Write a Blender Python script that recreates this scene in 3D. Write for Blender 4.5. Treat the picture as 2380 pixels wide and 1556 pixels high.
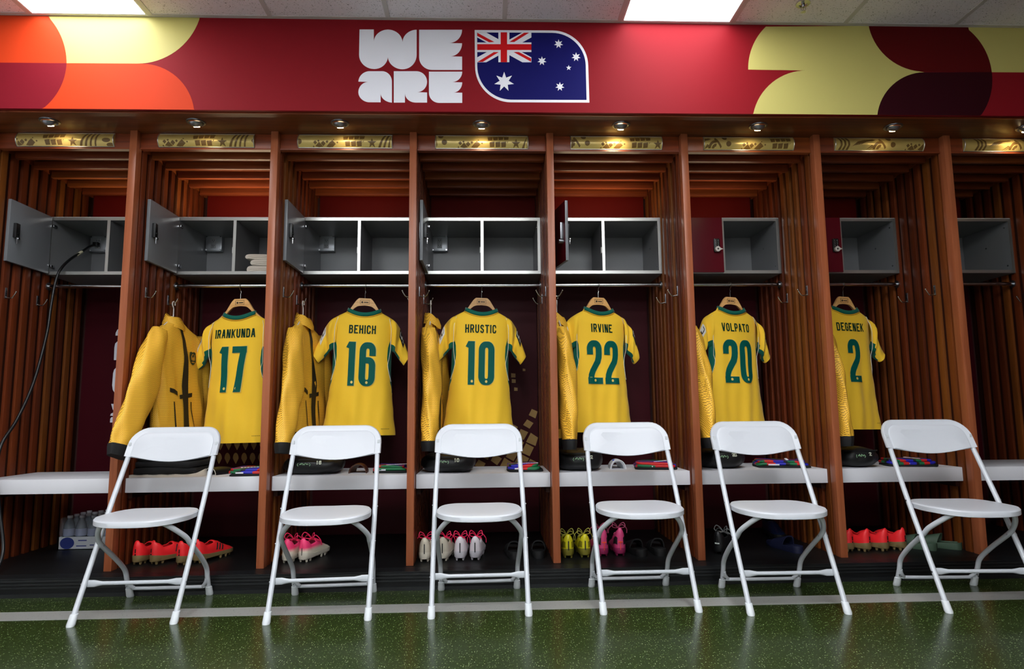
import bpy, bmesh, math, random
from mathutils import Vector, Matrix
random.seed(7)
for o in list(bpy.data.objects): bpy.data.objects.remove(o)
scene = bpy.context.scene
C = scene.collection
PI = math.pi

# ------------------------------------------------------------------ camera
FPX, CAM, YAW, PITCH, ROLL = 1515.3, Vector((0.0327, -3.568, 0.888)), 0.03784, 0.11773, -0.00989
_f = Vector((math.sin(YAW)*math.cos(PITCH), math.cos(YAW)*math.cos(PITCH), math.sin(PITCH)))
_r0 = Vector((math.cos(YAW), -math.sin(YAW), 0)); _u0 = _r0.cross(_f)
_r = _r0*math.cos(ROLL) + _u0*math.sin(ROLL); _u = -_r0*math.sin(ROLL) + _u0*math.cos(ROLL)
cd = bpy.data.cameras.new('camera'); cam = bpy.data.objects.new('camera', cd); C.objects.link(cam)
cam.matrix_world = Matrix(((_r.x, _u.x, -_f.x, CAM.x), (_r.y, _u.y, -_f.y, CAM.y), (_r.z, _u.z, -_f.z, CAM.z), (0, 0, 0, 1)))
cd.sensor_fit = 'HORIZONTAL'; cd.sensor_width = 36; cd.lens = FPX*36/2380; cd.clip_start = 0.05
scene.camera = cam
def at(px, py, ax, v):
    """the point of the plane  axis ax = v  that was measured at this pixel of the photograph"""
    d = _f + _r*((px-1190)/FPX) - _u*((py-778)/FPX)
    t = (v-CAM[ax])/d[ax]
    return CAM + d*t

# ------------------------------------------------------------------ world, exposure
w = bpy.data.worlds.new('world'); scene.world = w; w.use_nodes = True
w.node_tree.nodes['Background'].inputs[0].default_value = (0.6, 0.65, 0.8, 1)
w.node_tree.nodes['Background'].inputs[1].default_value = 0.02
vs = scene.view_settings
vs.view_transform = 'Standard'; vs.look = 'None'; vs.gamma = 1; vs.use_curve_mapping = False
vs.exposure = 0.2
LAMP, LAMP_NEAR = 16.5, 8.5   # strength of the ceiling light panels over the room / along the lockers

# ------------------------------------------------------------------ materials
def S(r, g, b):
    f = lambda c: (c/255/12.92 if c/255 <= 0.04045 else ((c/255+0.055)/1.055)**2.4)
    return (f(r), f(g), f(b), 1)
_m = {}
def mat(name, col, rough=0.5, metal=0.0, spec=0.5, coat=0.0, bump=None, var=None, trans=0.0, emit=None, alpha=1.0, sheen=0.0):
    if name in _m: return _m[name]
    m = bpy.data.materials.new(name); m.use_nodes = True; _m[name] = m
    nt = m.node_tree; N = nt.nodes; L = nt.links; b = N['Principled BSDF']
    b.inputs['Base Color'].default_value = col; b.inputs['Roughness'].default_value = rough
    b.inputs['Metallic'].default_value = metal; b.inputs['Specular IOR Level'].default_value = spec
    b.inputs['Coat Weight'].default_value = coat; b.inputs['Coat Roughness'].default_value = 0.15
    b.inputs['Transmission Weight'].default_value = trans; b.inputs['Alpha'].default_value = alpha
    b.inputs['Sheen Weight'].default_value = sheen
    if emit:
        b.inputs['Emission Color'].default_value = emit[0]; b.inputs['Emission Strength'].default_value = emit[1]
    if bump or var:
        tc = N.new('ShaderNodeTexCoord')
    if var:
        sc, amt = var
        n = N.new('ShaderNodeTexNoise'); n.inputs['Scale'].default_value = sc; n.inputs['Detail'].default_value = 6
        L.new(tc.outputs['Object'], n.inputs['Vector'])
        mx = N.new('ShaderNodeMix'); mx.data_type = 'RGBA'
        mx.inputs[6].default_value = tuple(c*(1-amt) for c in col[:3])+(1,); mx.inputs[7].default_value = tuple(min(1, c*(1+amt)) for c in col[:3])+(1,)
        L.new(n.outputs['Fac'], mx.inputs[0]); L.new(mx.outputs[2], b.inputs['Base Color'])
    if bump:
        sc, st = bump[:2]
        n2 = N.new('ShaderNodeTexNoise'); n2.inputs['Scale'].default_value = sc; n2.inputs['Detail'].default_value = 5
        L.new(tc.outputs['Object'], n2.inputs['Vector'])
        bp = N.new('ShaderNodeBump'); bp.inputs['Strength'].default_value = st; bp.inputs['Distance'].default_value = bump[2] if len(bump) > 2 else 0.002
        L.new(n2.outputs['Fac'], bp.inputs['Height']); L.new(bp.outputs['Normal'], b.inputs['Normal'])
    return m

def wood(name, dark, light, axis, rough=0.38, yellow=0.0, lo=0.7, hi=1.25, spec=0.4, fine=38):
    """stained timber; grain runs along the axis; each object takes its own tone"""
    m = bpy.data.materials.new(name); m.use_nodes = True; _m[name] = m
    nt = m.node_tree; N = nt.nodes; L = nt.links; b = N['Principled BSDF']
    tc = N.new('ShaderNodeTexCoord'); oi = N.new('ShaderNodeObjectInfo')
    add = N.new('ShaderNodeVectorMath'); add.operation = 'ADD'
    mul = N.new('ShaderNodeVectorMath'); mul.operation = 'SCALE'; mul.inputs[0].default_value = (7, 13, 29)
    L.new(oi.outputs['Random'], mul.inputs['Scale'])
    L.new(tc.outputs['Object'], add.inputs[0]); L.new(mul.outputs[0], add.inputs[1])
    mp = N.new('ShaderNodeMapping'); s = [fine, fine, fine]; s[axis] = 1.6; mp.inputs['Scale'].default_value = s
    L.new(add.outputs[0], mp.inputs['Vector'])
    n = N.new('ShaderNodeTexNoise'); n.inputs['Scale'].default_value = 1; n.inputs['Detail'].default_value = 8; n.inputs['Distortion'].default_value = 0.8
    L.new(mp.outputs[0], n.inputs['Vector'])
    cr = N.new('ShaderNodeValToRGB'); e = cr.color_ramp.elements
    e[0].position = 0.3; e[0].color = dark; e[1].position = 0.72; e[1].color = light
    L.new(n.outputs['Fac'], cr.inputs[0])
    hs = N.new('ShaderNodeHueSaturation')
    mr = N.new('ShaderNodeMapRange'); mr.inputs[3].default_value = lo; mr.inputs[4].default_value = hi
    L.new(oi.outputs['Random'], mr.inputs[0]); L.new(mr.outputs[0], hs.inputs['Value'])
    if yellow:
        mr2 = N.new('ShaderNodeMapRange'); mr2.inputs[1].default_value = 0.6; mr2.inputs[2].default_value = 1.0
        mr2.inputs[3].default_value = 0.5; mr2.inputs[4].default_value = 0.5+yellow
        L.new(oi.outputs['Random'], mr2.inputs[0]); L.new(mr2.outputs[0], hs.inputs['Hue'])
    L.new(cr.outputs[0], hs.inputs['Color']); L.new(hs.outputs[0], b.inputs['Base Color'])
    b.inputs['Roughness'].default_value = rough; b.inputs['Specular IOR Level'].default_value = spec
    bp = N.new('ShaderNodeBump'); bp.inputs['Strength'].default_value = 0.12; bp.inputs['Distance'].default_value = 0.001
    L.new(n.outputs['Fac'], bp.inputs['Height']); L.new(bp.outputs[0], b.inputs['Normal'])
    return m

WV = wood('wood_upright', S(92, 38, 16), S(116, 51, 22), 2, 0.46, 0.02, .62, 1.3, .25, 16)
WPOST = wood('wood_post', S(140, 74, 44), S(166, 94, 60), 2, 0.32, 0, .95, 1.06)
WH = wood('wood_crosswise', S(112, 48, 24), S(152, 72, 38), 0, 0.36, 0.01, .85, 1.12)
WS = wood('wood_soffit', S(92, 46, 22), S(128, 68, 34), 0, 0.3)
WHG = wood('wood_hanger', S(205, 150, 88), S(232, 182, 118), 0, 0.4)
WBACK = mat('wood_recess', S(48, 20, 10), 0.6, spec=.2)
WHITE = mat('chair_plastic_white', S(202, 205, 212), 0.36, bump=(900, 0.05, 0.0006))
TUBE = mat('chair_enamel_white', S(200, 204, 211), 0.28, coat=0.15)
CAPM = mat('foot_cap_white', S(210, 214, 218), 0.45)
CHROME = mat('chrome', S(200, 202, 206), 0.16, metal=1.0)
STEEL = mat('brushed_steel', S(150, 153, 158), 0.34, metal=1.0)
ALU = mat('aluminium_edge', S(190, 190, 186), 0.3, metal=0.85)
GREY = mat('grey_melamine', S(118, 119, 122), 0.38, var=(2.5, 0.04))
GREYD = mat('grey_door_face', S(120, 123, 128), 0.3)
BENCHM = mat('bench_laminate', S(222, 222, 228), 0.4, var=(3, 0.03))
BLACK = mat('black_plastic', S(16, 17, 19), 0.38)
RUBBER = mat('black_rubber_tread', S(15, 16, 17), 0.45, spec=.3, bump=(60, 0.1))
REDDOOR = mat('red_door_laminate', S(96, 14, 28), 0.35, spec=.3)
BRASS = mat('hook_metal', S(168, 165, 160), 0.25, metal=1.0)

def floor_mat():
    m = bpy.data.materials.new('green_speckled_floor'); m.use_nodes = True
    nt = m.node_tree; N = nt.nodes; L = nt.links; b = N['Principled BSDF']
    tc = N.new('ShaderNodeTexCoord')
    def specks(scale, lo, hi, seed):
        mp = N.new('ShaderNodeMapping'); mp.inputs['Location'].default_value = (seed, seed*1.7, 0); L.new(tc.outputs['Object'], mp.inputs[0])
        v = N.new('ShaderNodeTexVoronoi'); v.inputs['Scale'].default_value = scale; L.new(mp.outputs[0], v.inputs['Vector'])
        r = N.new('ShaderNodeMapRange'); r.inputs[1].default_value = lo; r.inputs[2].default_value = hi; r.inputs[3].default_value = 1; r.inputs[4].default_value = 0
        L.new(v.outputs['Distance'], r.inputs[0])
        g = N.new('ShaderNodeMath'); g.operation = 'GREATER_THAN'; g.inputs[1].default_value = 0.55
        sp = N.new('ShaderNodeSeparateColor'); L.new(v.outputs['Color'], sp.inputs[0]); L.new(sp.outputs[0], g.inputs[0])
        mm = N.new('ShaderNodeMath'); mm.operation = 'MULTIPLY'; L.new(r.outputs[0], mm.inputs[0]); L.new(g.outputs[0], mm.inputs[1])
        return mm.outputs[0]
    n = N.new('ShaderNodeTexNoise'); n.inputs['Scale'].default_value = 2.2; n.inputs['Detail'].default_value = 8; L.new(tc.outputs['Object'], n.inputs['Vector'])
    base = N.new('ShaderNodeMix'); base.data_type = 'RGBA'
    base.inputs[6].default_value = S(34, 48, 16); base.inputs[7].default_value = S(48, 63, 24); L.new(n.outputs['Fac'], base.inputs[0])
    col = base.outputs[2]
    for sc, lo, hi, sd, c, k in ((105, 0.15, 0.23, 0, S(172, 186, 140), 0.8), (150, 0.16, 0.26, 5, S(128, 148, 96), 0.65), (100, 0.2, 0.3, 9, S(26, 38, 14), 0.7), (190, 0.15, 0.3, 3, S(92, 112, 62), 0.55)):
        mx = N.new('ShaderNodeMix'); mx.data_type = 'RGBA'; mx.inputs[7].default_value = c
        f = N.new('ShaderNodeMath'); f.operation = 'MULTIPLY'; f.inputs[1].default_value = k
        L.new(specks(sc, lo, hi, sd), f.inputs[0]); L.new(f.outputs[0], mx.inputs[0]); L.new(col, mx.inputs[6]); col = mx.outputs[2]
    L.new(col, b.inputs['Base Color'])
    b.inputs['Roughness'].default_value = 0.22; b.inputs['Specular IOR Level'].default_value = 0.45
    n3 = N.new('ShaderNodeTexNoise'); n3.inputs['Scale'].default_value = 30; n3.inputs['Detail'].default_value = 4; L.new(tc.outputs['Object'], n3.inputs['Vector'])
    bp = N.new('ShaderNodeBump'); bp.inputs['Strength'].default_value = 0.06; bp.inputs['Distance'].default_value = 0.002
    L.new(n3.outputs['Fac'], bp.inputs['Height']); L.new(bp.outputs[0], b.inputs['Normal'])
    return m
FLOORM = floor_mat()

def speck_mat(name, base, speck, scale, thr, rough, bump=0.0):
    m = bpy.data.materials.new(name); m.use_nodes = True
    nt = m.node_tree; N = nt.nodes; L = nt.links; b = N['Principled BSDF']
    tc = N.new('ShaderNodeTexCoord'); n = N.new('ShaderNodeTexNoise'); n.inputs['Scale'].default_value = scale; n.inputs['Detail'].default_value = 3
    n.inputs['Roughness'].default_value = 0.7
    L.new(tc.outputs['Object'], n.inputs['Vector'])
    r = N.new('ShaderNodeMapRange'); r.inputs[1].default_value = thr; r.inputs[2].default_value = thr+0.04; L.new(n.outputs['Fac'], r.inputs[0])
    mx = N.new('ShaderNodeMix'); mx.data_type = 'RGBA'; mx.inputs[6].default_value = base; mx.inputs[7].default_value = speck
    L.new(r.outputs[0], mx.inputs[0]); L.new(mx.outputs[2], b.inputs['Base Color']); b.inputs['Roughness'].default_value = rough
    if bump:
        bp = N.new('ShaderNodeBump'); bp.inputs['Strength'].default_value = bump; bp.inputs['Distance'].default_value = 0.002; bp.invert = True
        L.new(r.outputs[0], bp.inputs['Height']); L.new(bp.outputs[0], b.inputs['Normal'])
    return m
TILEM = speck_mat('fissured_ceiling_tile', S(236, 230, 236), S(96, 92, 92), 150, 0.61, 0.9, 0.5)
STRIPEM = speck_mat('grey_stripe_vinyl', S(158, 158, 154), S(78, 78, 74), 120, 0.63, 0.3)
TBAR = mat('ceiling_grid_bar', S(198, 192, 190), 0.5)

def jersey_mat(name, col, rib=420.0):
    m = bpy.data.materials.new(name); m.use_nodes = True; _m[name] = m
    nt = m.node_tree; N = nt.nodes; L = nt.links; b = N['Principled BSDF']
    b.inputs['Base Color'].default_value = col; b.inputs['Roughness'].default_value = 0.72; b.inputs['Sheen Weight'].default_value = 0.15
    b.inputs['Specular IOR Level'].default_value = 0.25
    tc = N.new('ShaderNodeTexCoord'); wv = N.new('ShaderNodeTexWave'); wv.bands_direction = 'X'; wv.inputs['Scale'].default_value = rib/6.28; wv.inputs['Distortion'].default_value = 0.3
    L.new(tc.outputs['Object'], wv.inputs['Vector'])
    bp = N.new('ShaderNodeBump'); bp.inputs['Strength'].default_value = 0.12; bp.inputs['Distance'].default_value = 0.001
    L.new(wv.outputs['Fac'], bp.inputs['Height']); L.new(bp.outputs[0], b.inputs['Normal'])
    return m
YEL = jersey_mat('yellow_jersey', S(255, 206, 52))
GRN = jersey_mat('green_jersey', S(0, 98, 82))
NUMG = mat('number_green', S(0, 88, 78), 0.6, spec=.15)
NAMEG = mat('lettering_dark_green', S(0, 48, 36), 0.6, spec=.15)
NUMO = mat('number_outline_gold', S(222, 196, 96), 0.5)
PIPE = mat('piping_white', S(232, 228, 214), 0.7)

def mesh_fabric():
    """open-mesh jacket cloth: staggered dark eyelets"""
    m = bpy.data.materials.new('yellow_mesh_cloth'); m.use_nodes = True
    nt = m.node_tree; N = nt.nodes; L = nt.links; b = N['Principled BSDF']
    tc = N.new('ShaderNodeTexCoord'); sp = N.new('ShaderNodeSeparateXYZ'); L.new(tc.outputs['Object'], sp.inputs[0])
    k = 2*PI/0.0105
    def sn(sock, kk):
        a = N.new('ShaderNodeMath'); a.operation = 'MULTIPLY'; a.inputs[1].default_value = kk; L.new(sock, a.inputs[0])
        s = N.new('ShaderNodeMath'); s.operation = 'SINE'; L.new(a.outputs[0], s.inputs[0]); return s.outputs[0]
    ad = N.new('ShaderNodeMath'); ad.operation = 'ADD'; L.new(sp.outputs[0], ad.inputs[0]); L.new(sp.outputs[1], ad.inputs[1])
    mm = N.new('ShaderNodeMath'); mm.operation = 'MULTIPLY'; L.new(sn(ad.outputs[0], k), mm.inputs[0]); L.new(sn(sp.outputs[2], k), mm.inputs[1])
    r = N.new('ShaderNodeMapRange'); r.inputs[1].default_value = 0.25; r.inputs[2].default_value = 0.6; L.new(mm.outputs[0], r.inputs[0])
    mx = N.new('ShaderNodeMix'); mx.data_type = 'RGBA'; mx.inputs[6].default_value = S(255, 198, 60); mx.inputs[7].default_value = S(150, 92, 22)
    L.new(r.outputs[0], mx.inputs[0]); L.new(mx.outputs[2], b.inputs['Base Color']); b.inputs['Roughness'].default_value = 0.6
    bp = N.new('ShaderNodeBump'); bp.inputs['Strength'].default_value = 0.35; bp.inputs['Distance'].default_value = 0.001; bp.invert = True
    L.new(r.outputs[0], bp.inputs['Height']); L.new(bp.outputs[0], b.inputs['Normal'])
    return m
MESHY = mesh_fabric()

# ------------------------------------------------------------------ objects
def tag(o, label=None, cat=None, group=None, kind=None):
    if label: o['label'] = label
    if cat: o['category'] = cat
    if group: o['group'] = group
    if kind: o['kind'] = kind
    return o
def thing(name, label, cat, loc=(0, 0, 0), rz=0.0, group=None):
    o = bpy.data.objects.new(name, None); C.objects.link(o); o.empty_display_size = 0.05
    o.location = loc; o.rotation_euler = (0, 0, rz)
    return tag(o, label, cat, group)
def link(name, me, m, parent=None, loc=(0, 0, 0), rot=(0, 0, 0)):
    o = bpy.data.objects.new(name, me); C.objects.link(o)
    if m and not me.materials: me.materials.append(m)
    o.location = loc; o.rotation_euler = rot
    if parent: o.parent = parent
    return o
def dup(o, parent=None, loc=None, rz=None):
    c = o.copy(); C.objects.link(c); c.parent = parent
    if loc is not None: c.location = loc
    if rz is not None: c.rotation_euler = (0, 0, rz)
    for ch in [x for x in bpy.data.objects if x.parent == o]: dup(ch, c)
    return c

class MB:
    def __init__(s): s.V = []; s.F = []
    def add(s, V, F):
        n = len(s.V); s.V += [tuple(v) for v in V]; s.F += [tuple(i+n for i in f) for f in F]; return s
    def box(s, x0, x1, y0, y1, z0, z1, c=0.0):
        if not c:
            V = [(x, y, z) for z in (z0, z1) for y in (y0, y1) for x in (x0, x1)]
            return s.add(V, [(0, 2, 3, 1), (4, 5, 7, 6), (0, 1, 5, 4), (2, 6, 7, 3), (0, 4, 6, 2), (1, 3, 7, 5)])
        bm = bmesh.new(); bmesh.ops.create_cube(bm, size=1)
        for v in bm.verts:
            v.co = ((x0+x1)/2+v.co.x*(x1-x0), (y0+y1)/2+v.co.y*(y1-y0), (z0+z1)/2+v.co.z*(z1-z0))
        bmesh.ops.bevel(bm, geom=bm.edges[:], offset=c, segments=2, affect='EDGES', profile=0.6)
        bm.verts.index_update()
        s.add([v.co[:] for v in bm.verts], [[v.index for v in f.verts] for f in bm.faces]); bm.free(); return s
    def tube(s, path, r, n=10, caps=True, rz=None):
        P = [Vector(p) for p in path]; m = len(P); R = r if isinstance(r, (list, tuple)) else [r]*m
        up = None; V = []; F = []
        for i, p in enumerate(P):
            t = ((P[i+1]-p) if i < m-1 else Vector((0, 0, 0)))
            if i > 0: t = t.normalized()+(p-P[i-1]).normalized() if i < m-1 else p-P[i-1]
            t.normalize()
            if up is None:
                up = Vector((0, 0, 1)) if abs(t.z) < 0.9 else Vector((1, 0, 0))
            a = (up-t*up.dot(t)).normalized(); up = a; b = t.cross(a)
            for k in range(n):
                th = 2*PI*k/n
                V.append(p+a*R[i]*math.cos(th)+b*R[i]*math.sin(th)*(rz if rz else 1))
        for i in range(m-1):
            for k in range(n):
                F.append((i*n+k, i*n+(k+1) % n, (i+1)*n+(k+1) % n, (i+1)*n+k))
        if caps: F.append(tuple(range(n-1, -1, -1))); F.append(tuple((m-1)*n+k for k in range(n)))
        return s.add(V, F)
    def loft(s, rings, closed=True, capa=True, capb=True):
        n = len(rings[0]); V = [p for r in rings for p in r]; F = []
        for i in range(len(rings)-1):
            for k in range(n if closed else n-1):
                F.append((i*n+k, i*n+(k+1) % n, (i+1)*n+(k+1) % n, (i+1)*n+k))
        if capa: F.append(tuple(range(n-1, -1, -1)))
        if capb: F.append(tuple((len(rings)-1)*n+k for k in range(n)))
        return s.add(V, F)
    def prism(s, poly, fn, d):
        """poly: 2-D outline, fn(u, v, depth) -> point; depth 0 and d"""
        n = len(poly); V = [fn(u, v, 0) for u, v in poly]+[fn(u, v, d) for u, v in poly]
        F = [tuple(range(n)), tuple(range(2*n-1, n-1, -1))]+[(i, i+n, (i+1) % n+n, (i+1) % n) for i in range(n)]
        return s.add(V, F)
    def cyl(s, c, r, h, n=20, axis=2, r2=None, c2=0.0):
        r2 = r if r2 is None else r2
        def P(th, rr, k):
            a, b = rr*math.cos(th), rr*math.sin(th)
            v = [0, 0, 0]; v[axis] = k; v[(axis+1) % 3] = a; v[(axis+2) % 3] = b
            return (c[0]+v[0], c[1]+v[1], c[2]+v[2])
        rings = [[P(2*PI*i/n, r, 0) for i in range(n)], [P(2*PI*i/n, r2, h) for i in range(n)]]
        return s.loft(rings)
    def ball(s, c, rx, ry, rz, n=14, m=8, p=1.0):
        sg = lambda v: math.copysign(abs(v)**p, v)
        rings = [[(c[0]+rx*sg(math.cos(a))*max(0.02, math.sin(b))**p, c[1]+ry*sg(math.sin(a))*max(0.02, math.sin(b))**p, c[2]-rz*sg(math.cos(b))) for a in [2*PI*i/n for i in range(n)]] for b in [PI*j/m for j in range(m+1)]]
        return s.loft(rings)
    def mesh(s, name, angle=38, origin=(0, 0, 0)):
        me = bpy.data.meshes.new(name); ox, oy, oz = origin
        me.from_pydata([(x-ox, y-oy, z-oz) for x, y, z in s.V], [], s.F)
        bm = bmesh.new(); bm.from_mesh(me); bmesh.ops.recalc_face_normals(bm, faces=bm.faces); bm.to_mesh(me); bm.free()
        if angle:
            me.polygons.foreach_set('use_smooth', [True]*len(me.polygons)); me.set_sharp_from_angle(angle=math.radians(angle))
        me.update(); return me
    def build(s, name, m, parent=None, loc=(0, 0, 0), rot=(0, 0, 0), angle=38, origin=(0, 0, 0)):
        return link(name, s.mesh(name, angle, origin), m, parent, loc, rot)

def smooth(pts, n=6):
    """Catmull-Rom through the points"""
    P = [Vector(p) for p in pts]; out = []
    for i in range(len(P)-1):
        p0 = P[max(0, i-1)]; p1 = P[i]; p2 = P[i+1]; p3 = P[min(len(P)-1, i+2)]
        for k in range(n):
            t = k/n
            out.append(0.5*((2*p1)+(-p0+p2)*t+(2*p0-5*p1+4*p2-p3)*t*t+(-p0+3*p1-3*p2+p3)*t**3))
    out.append(P[-1]); return out
def lerp(tab, x):
    if x <= tab[0][0]: return tab[0][1]
    for (a, u), (b, v) in zip(tab, tab[1:]):
        if x <= b: return u+(v-u)*(x-a)/(b-a)
    return tab[-1][1]
def slerp(tab, x):
    """smooth interpolation"""
    if x <= tab[0][0]: return tab[0][1]
    for (a, u), (b, v) in zip(tab, tab[1:]):
        if x <= b:
            t = (x-a)/(b-a); t = t*t*(3-2*t); return u+(v-u)*t
    return tab[-1][1]

# ---- stroke lettering -------------------------------------------------------
def arc(cx, cy, rx, ry, a0, a1, n=7):
    return [(cx+rx*math.cos(math.radians(a0+(a1-a0)*i/n)), cy+ry*math.sin(math.radians(a0+(a1-a0)*i/n))) for i in range(n+1)]
r_ = 0.16
GL = {
 'A': [[(0, 0), (.4, 1), (.6, 1), (1, 0)], [(.17, .3), (.83, .3)]],
 'B': [[(0, 0), (0, 1), (.7, 1)]+arc(.7, .77, .25, .23, 90, -90, 6)+[(.1, .54)], [(.7, .54)]+arc(.72, .27, .28, .27, 90, -90, 6)+[(0, 0)]],
 'C': [[(1, .68), (1, .8)]+arc(.7, .75, .3, .25, 10, 90, 4)+arc(.3, .75, .3, .25, 90, 180, 4)+arc(.3, .25, .3, .25, 180, 270, 4)+arc(.7, .25, .3, .25, 270, 350, 4)+[(1, .32)]],
 'D': [[(0, 0), (0, 1), (.6, 1)]+arc(.65, .72, .35, .28, 90, 0, 5)+arc(.65, .28, .35, .28, 0, -90, 5)+[(0, 0)]],
 'E': [[(1, 1), (0, 1), (0, 0), (1, 0)], [(0, .52), (.85, .52)]],
 'G': [[(1, .7), (1, .8)]+arc(.7, .75, .3, .25, 10, 90, 4)+arc(.3, .75, .3, .25, 90, 180, 4)+arc(.3, .25, .3, .25, 180, 270, 4)+arc(.7, .25, .3, .25, 270, 350, 4)+[(1, .48), (.55, .48)]],
 'H': [[(0, 0), (0, 1)], [(1, 0), (1, 1)], [(0, .52), (1, .52)]],
 'I': [[(.0, 0), (.0, 1)]],
 'K': [[(0, 0), (0, 1)], [(1, 1), (.12, .42)], [(.34, .56), (1, 0)]],
 'L': [[(0, 1), (0, 0), (1, 0)]],
 'N': [[(0, 0), (0, 1), (.2, 1), (.8, 0), (1, 0), (1, 1)]],
 'O': [arc(.5, .72, .5, .28, 0, 180, 9)+arc(.5, .28, .5, .28, 180, 360, 9)+[(1, .72)]],
 'P': [[(0, 0), (0, 1), (.65, 1)]+arc(.68, .72, .32, .28, 90, -90, 7)+[(.1, .44)]],
 'R': [[(0, 0), (0, 1), (.65, 1)]+arc(.68, .74, .32, .26, 90, -90, 7)+[(.1, .48)], [(.55, .48), (1, 0)]],
 'S': [[(1, .76)]+arc(.5, .76, .48, .24, 0, 180, 8)+[(.05, .66), (.95, .36)]+arc(.5, .24, .48, .24, 0, -180, 8)],
 'T': [[(0, 1), (1, 1)], [(.5, 1), (.5, 0)]],
 'U': [[(0, 1), (0, .28)]+arc(.5, .27, .5, .27, 180, 360, 9)+[(1, 1)]],
 'V': [[(0, 1), (.42, 0), (.58, 0), (1, 1)]],
 '0': [[(1, .5)]+arc(.6, .85, .4, .15, 0, 90, 6)+arc(.4, .85, .4, .15, 90, 180, 6)+arc(.4, .15, .4, .15, 180, 270, 6)+arc(.6, .15, .4, .15, 270, 360, 6)+[(1, .5)]],
 '1': [[(.1, .90), (.35, 1.0), (.55, 1.0), (.55, 0)]],
 '2': [[(0, .70)]+arc(.4, .85, .4, .15, 180, 90, 6)+arc(.6, .85, .4, .15, 90, 0, 6)+[(1, .72), (.96, .62), (.84, .51), (.24, .26), (.07, .15), (0, 0)], [(0, 0), (1, 0)]],
 '6': [[(1, .72)]+arc(.6, .85, .4, .15, 0, 90, 6)+arc(.4, .85, .4, .15, 90, 180, 6)+[(0, .5)]+arc(.4, .15, .4, .15, 180, 270, 6)+arc(.6, .15, .4, .15, 270, 360, 6)+arc(.6, .46, .4, .14, 0, 90, 6)+[(.12, .60)]],
 '7': [[(0, 1), (1, 1)], [(1, 1), (.38, 0)]],
}
def ribbon(poly, w):
    """constant-width strip along a 2-D polyline -> left, right points"""
    P = [Vector(p) for p in poly]; Q = [P[0]]
    for p in P[1:]:
        if (p-Q[-1]).length > 1e-5: Q.append(p)
    P = Q; Lf = []; Rt = []
    for i, p in enumerate(P):
        d0 = (p-P[i-1]).normalized() if i else None; d1 = (P[i+1]-p).normalized() if i < len(P)-1 else None
        if d0 is None: nrm = Vector((-d1.y, d1.x)); k = 1
        elif d1 is None: nrm = Vector((-d0.y, d0.x)); k = 1
        else:
            n0 = Vector((-d0.y, d0.x)); n1 = Vector((-d1.y, d1.x)); nrm = n0+n1
            if nrm.length < 1e-4: nrm = n0
            nrm.normalize(); k = 1/max(0.5, nrm.dot(n0))
        Lf.append(p+nrm*w/2*k); Rt.append(p-nrm*w/2*k)
    return Lf, Rt
def glyph(mb, ch, x, y, w, h, sw, fn, sub=0.02):
    """one letter, lower left at (x, y), as a strip mesh mapped by fn(u, v)"""
    ins = sw/2
    for pl in GL.get(ch, []):
        pts = [(x+ins+(w-sw)*a, y+ins+(h-sw)*b) for a, b in pl]
        # stretch open straight ends to the box edge
        if len(pts) >= 2:
            for e, i2 in ((0, 1), (-1, -2)):
                a, b = Vector(pts[e]), Vector(pts[i2])
                if ch not in 'OS0' and (pl[e] in ((0, 0), (0, 1), (1, 0), (1, 1), (.5, 0), (.55, 0)) or (ch in '27' and pl[e][1] in (0, 1))):
                    pts[e] = tuple(a+(a-b).normalized()*ins*(1.5 if ch in '27AVKN' else 0.98))
        D = [pts[0]]
        for q in pts[1:]:
            a = Vector(D[-1]); b = Vector(q); m = max(1, int((b-a).length/sub))
            for k in range(1, m+1): D.append(tuple(a+(b-a)*k/m))
        Lf, Rt = ribbon(D, sw); n = len(Lf)
        Lf, Rt = ([(min(x+w, max(x, q[0])) if ch != 'I' else q[0], min(y+h, max(y, q[1]))) for q in s_] for s_ in (Lf, Rt))
        mb.add([fn(*p) for p in Lf]+[fn(*p) for p in Rt], [(i, i+1, n+i+1, n+i) for i in range(n-1)])
def word(mb, text, cx, y, h, fn, wr=0.5, sw=0.17, gap=0.13):
    """a centred word of condensed capitals"""
    ws = [(sw if c == 'I' else wr if c != ' ' else .3)*h for c in text]
    tot = sum(ws)+gap*h*(len(text)-1); x = cx-tot/2
    for c, w in zip(text, ws):
        glyph(mb, c, x, y, w, h, sw*h, fn); x += w+gap*h
# ================================================================== THE SETTING
PW, X0 = 0.7787, -1.9603
def PX(i): return X0+i*PW           # left face of post i
ZP, ZS, ZC = 0.086, 2.475, 2.998     # platform top, soffit, ceiling
YF, YB = -0.25, 0.93                 # front of the red fascia, back panels of the lockers
XL, XR, YW = -3.6, 4.4, -5.9
BAYS = range(8)                      # bay b lies between post b-1 and post b
BN = ['the leftmost bay', 'the seventeen bay', 'the sixteen bay', 'the ten bay', 'the twenty-two bay', 'the twenty bay', 'the two bay', 'the rightmost bay']
def bl(b): return PX(b-1)+0.04
def br(b): return PX(b)
def bc(b): return (bl(b)+br(b))/2

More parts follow.
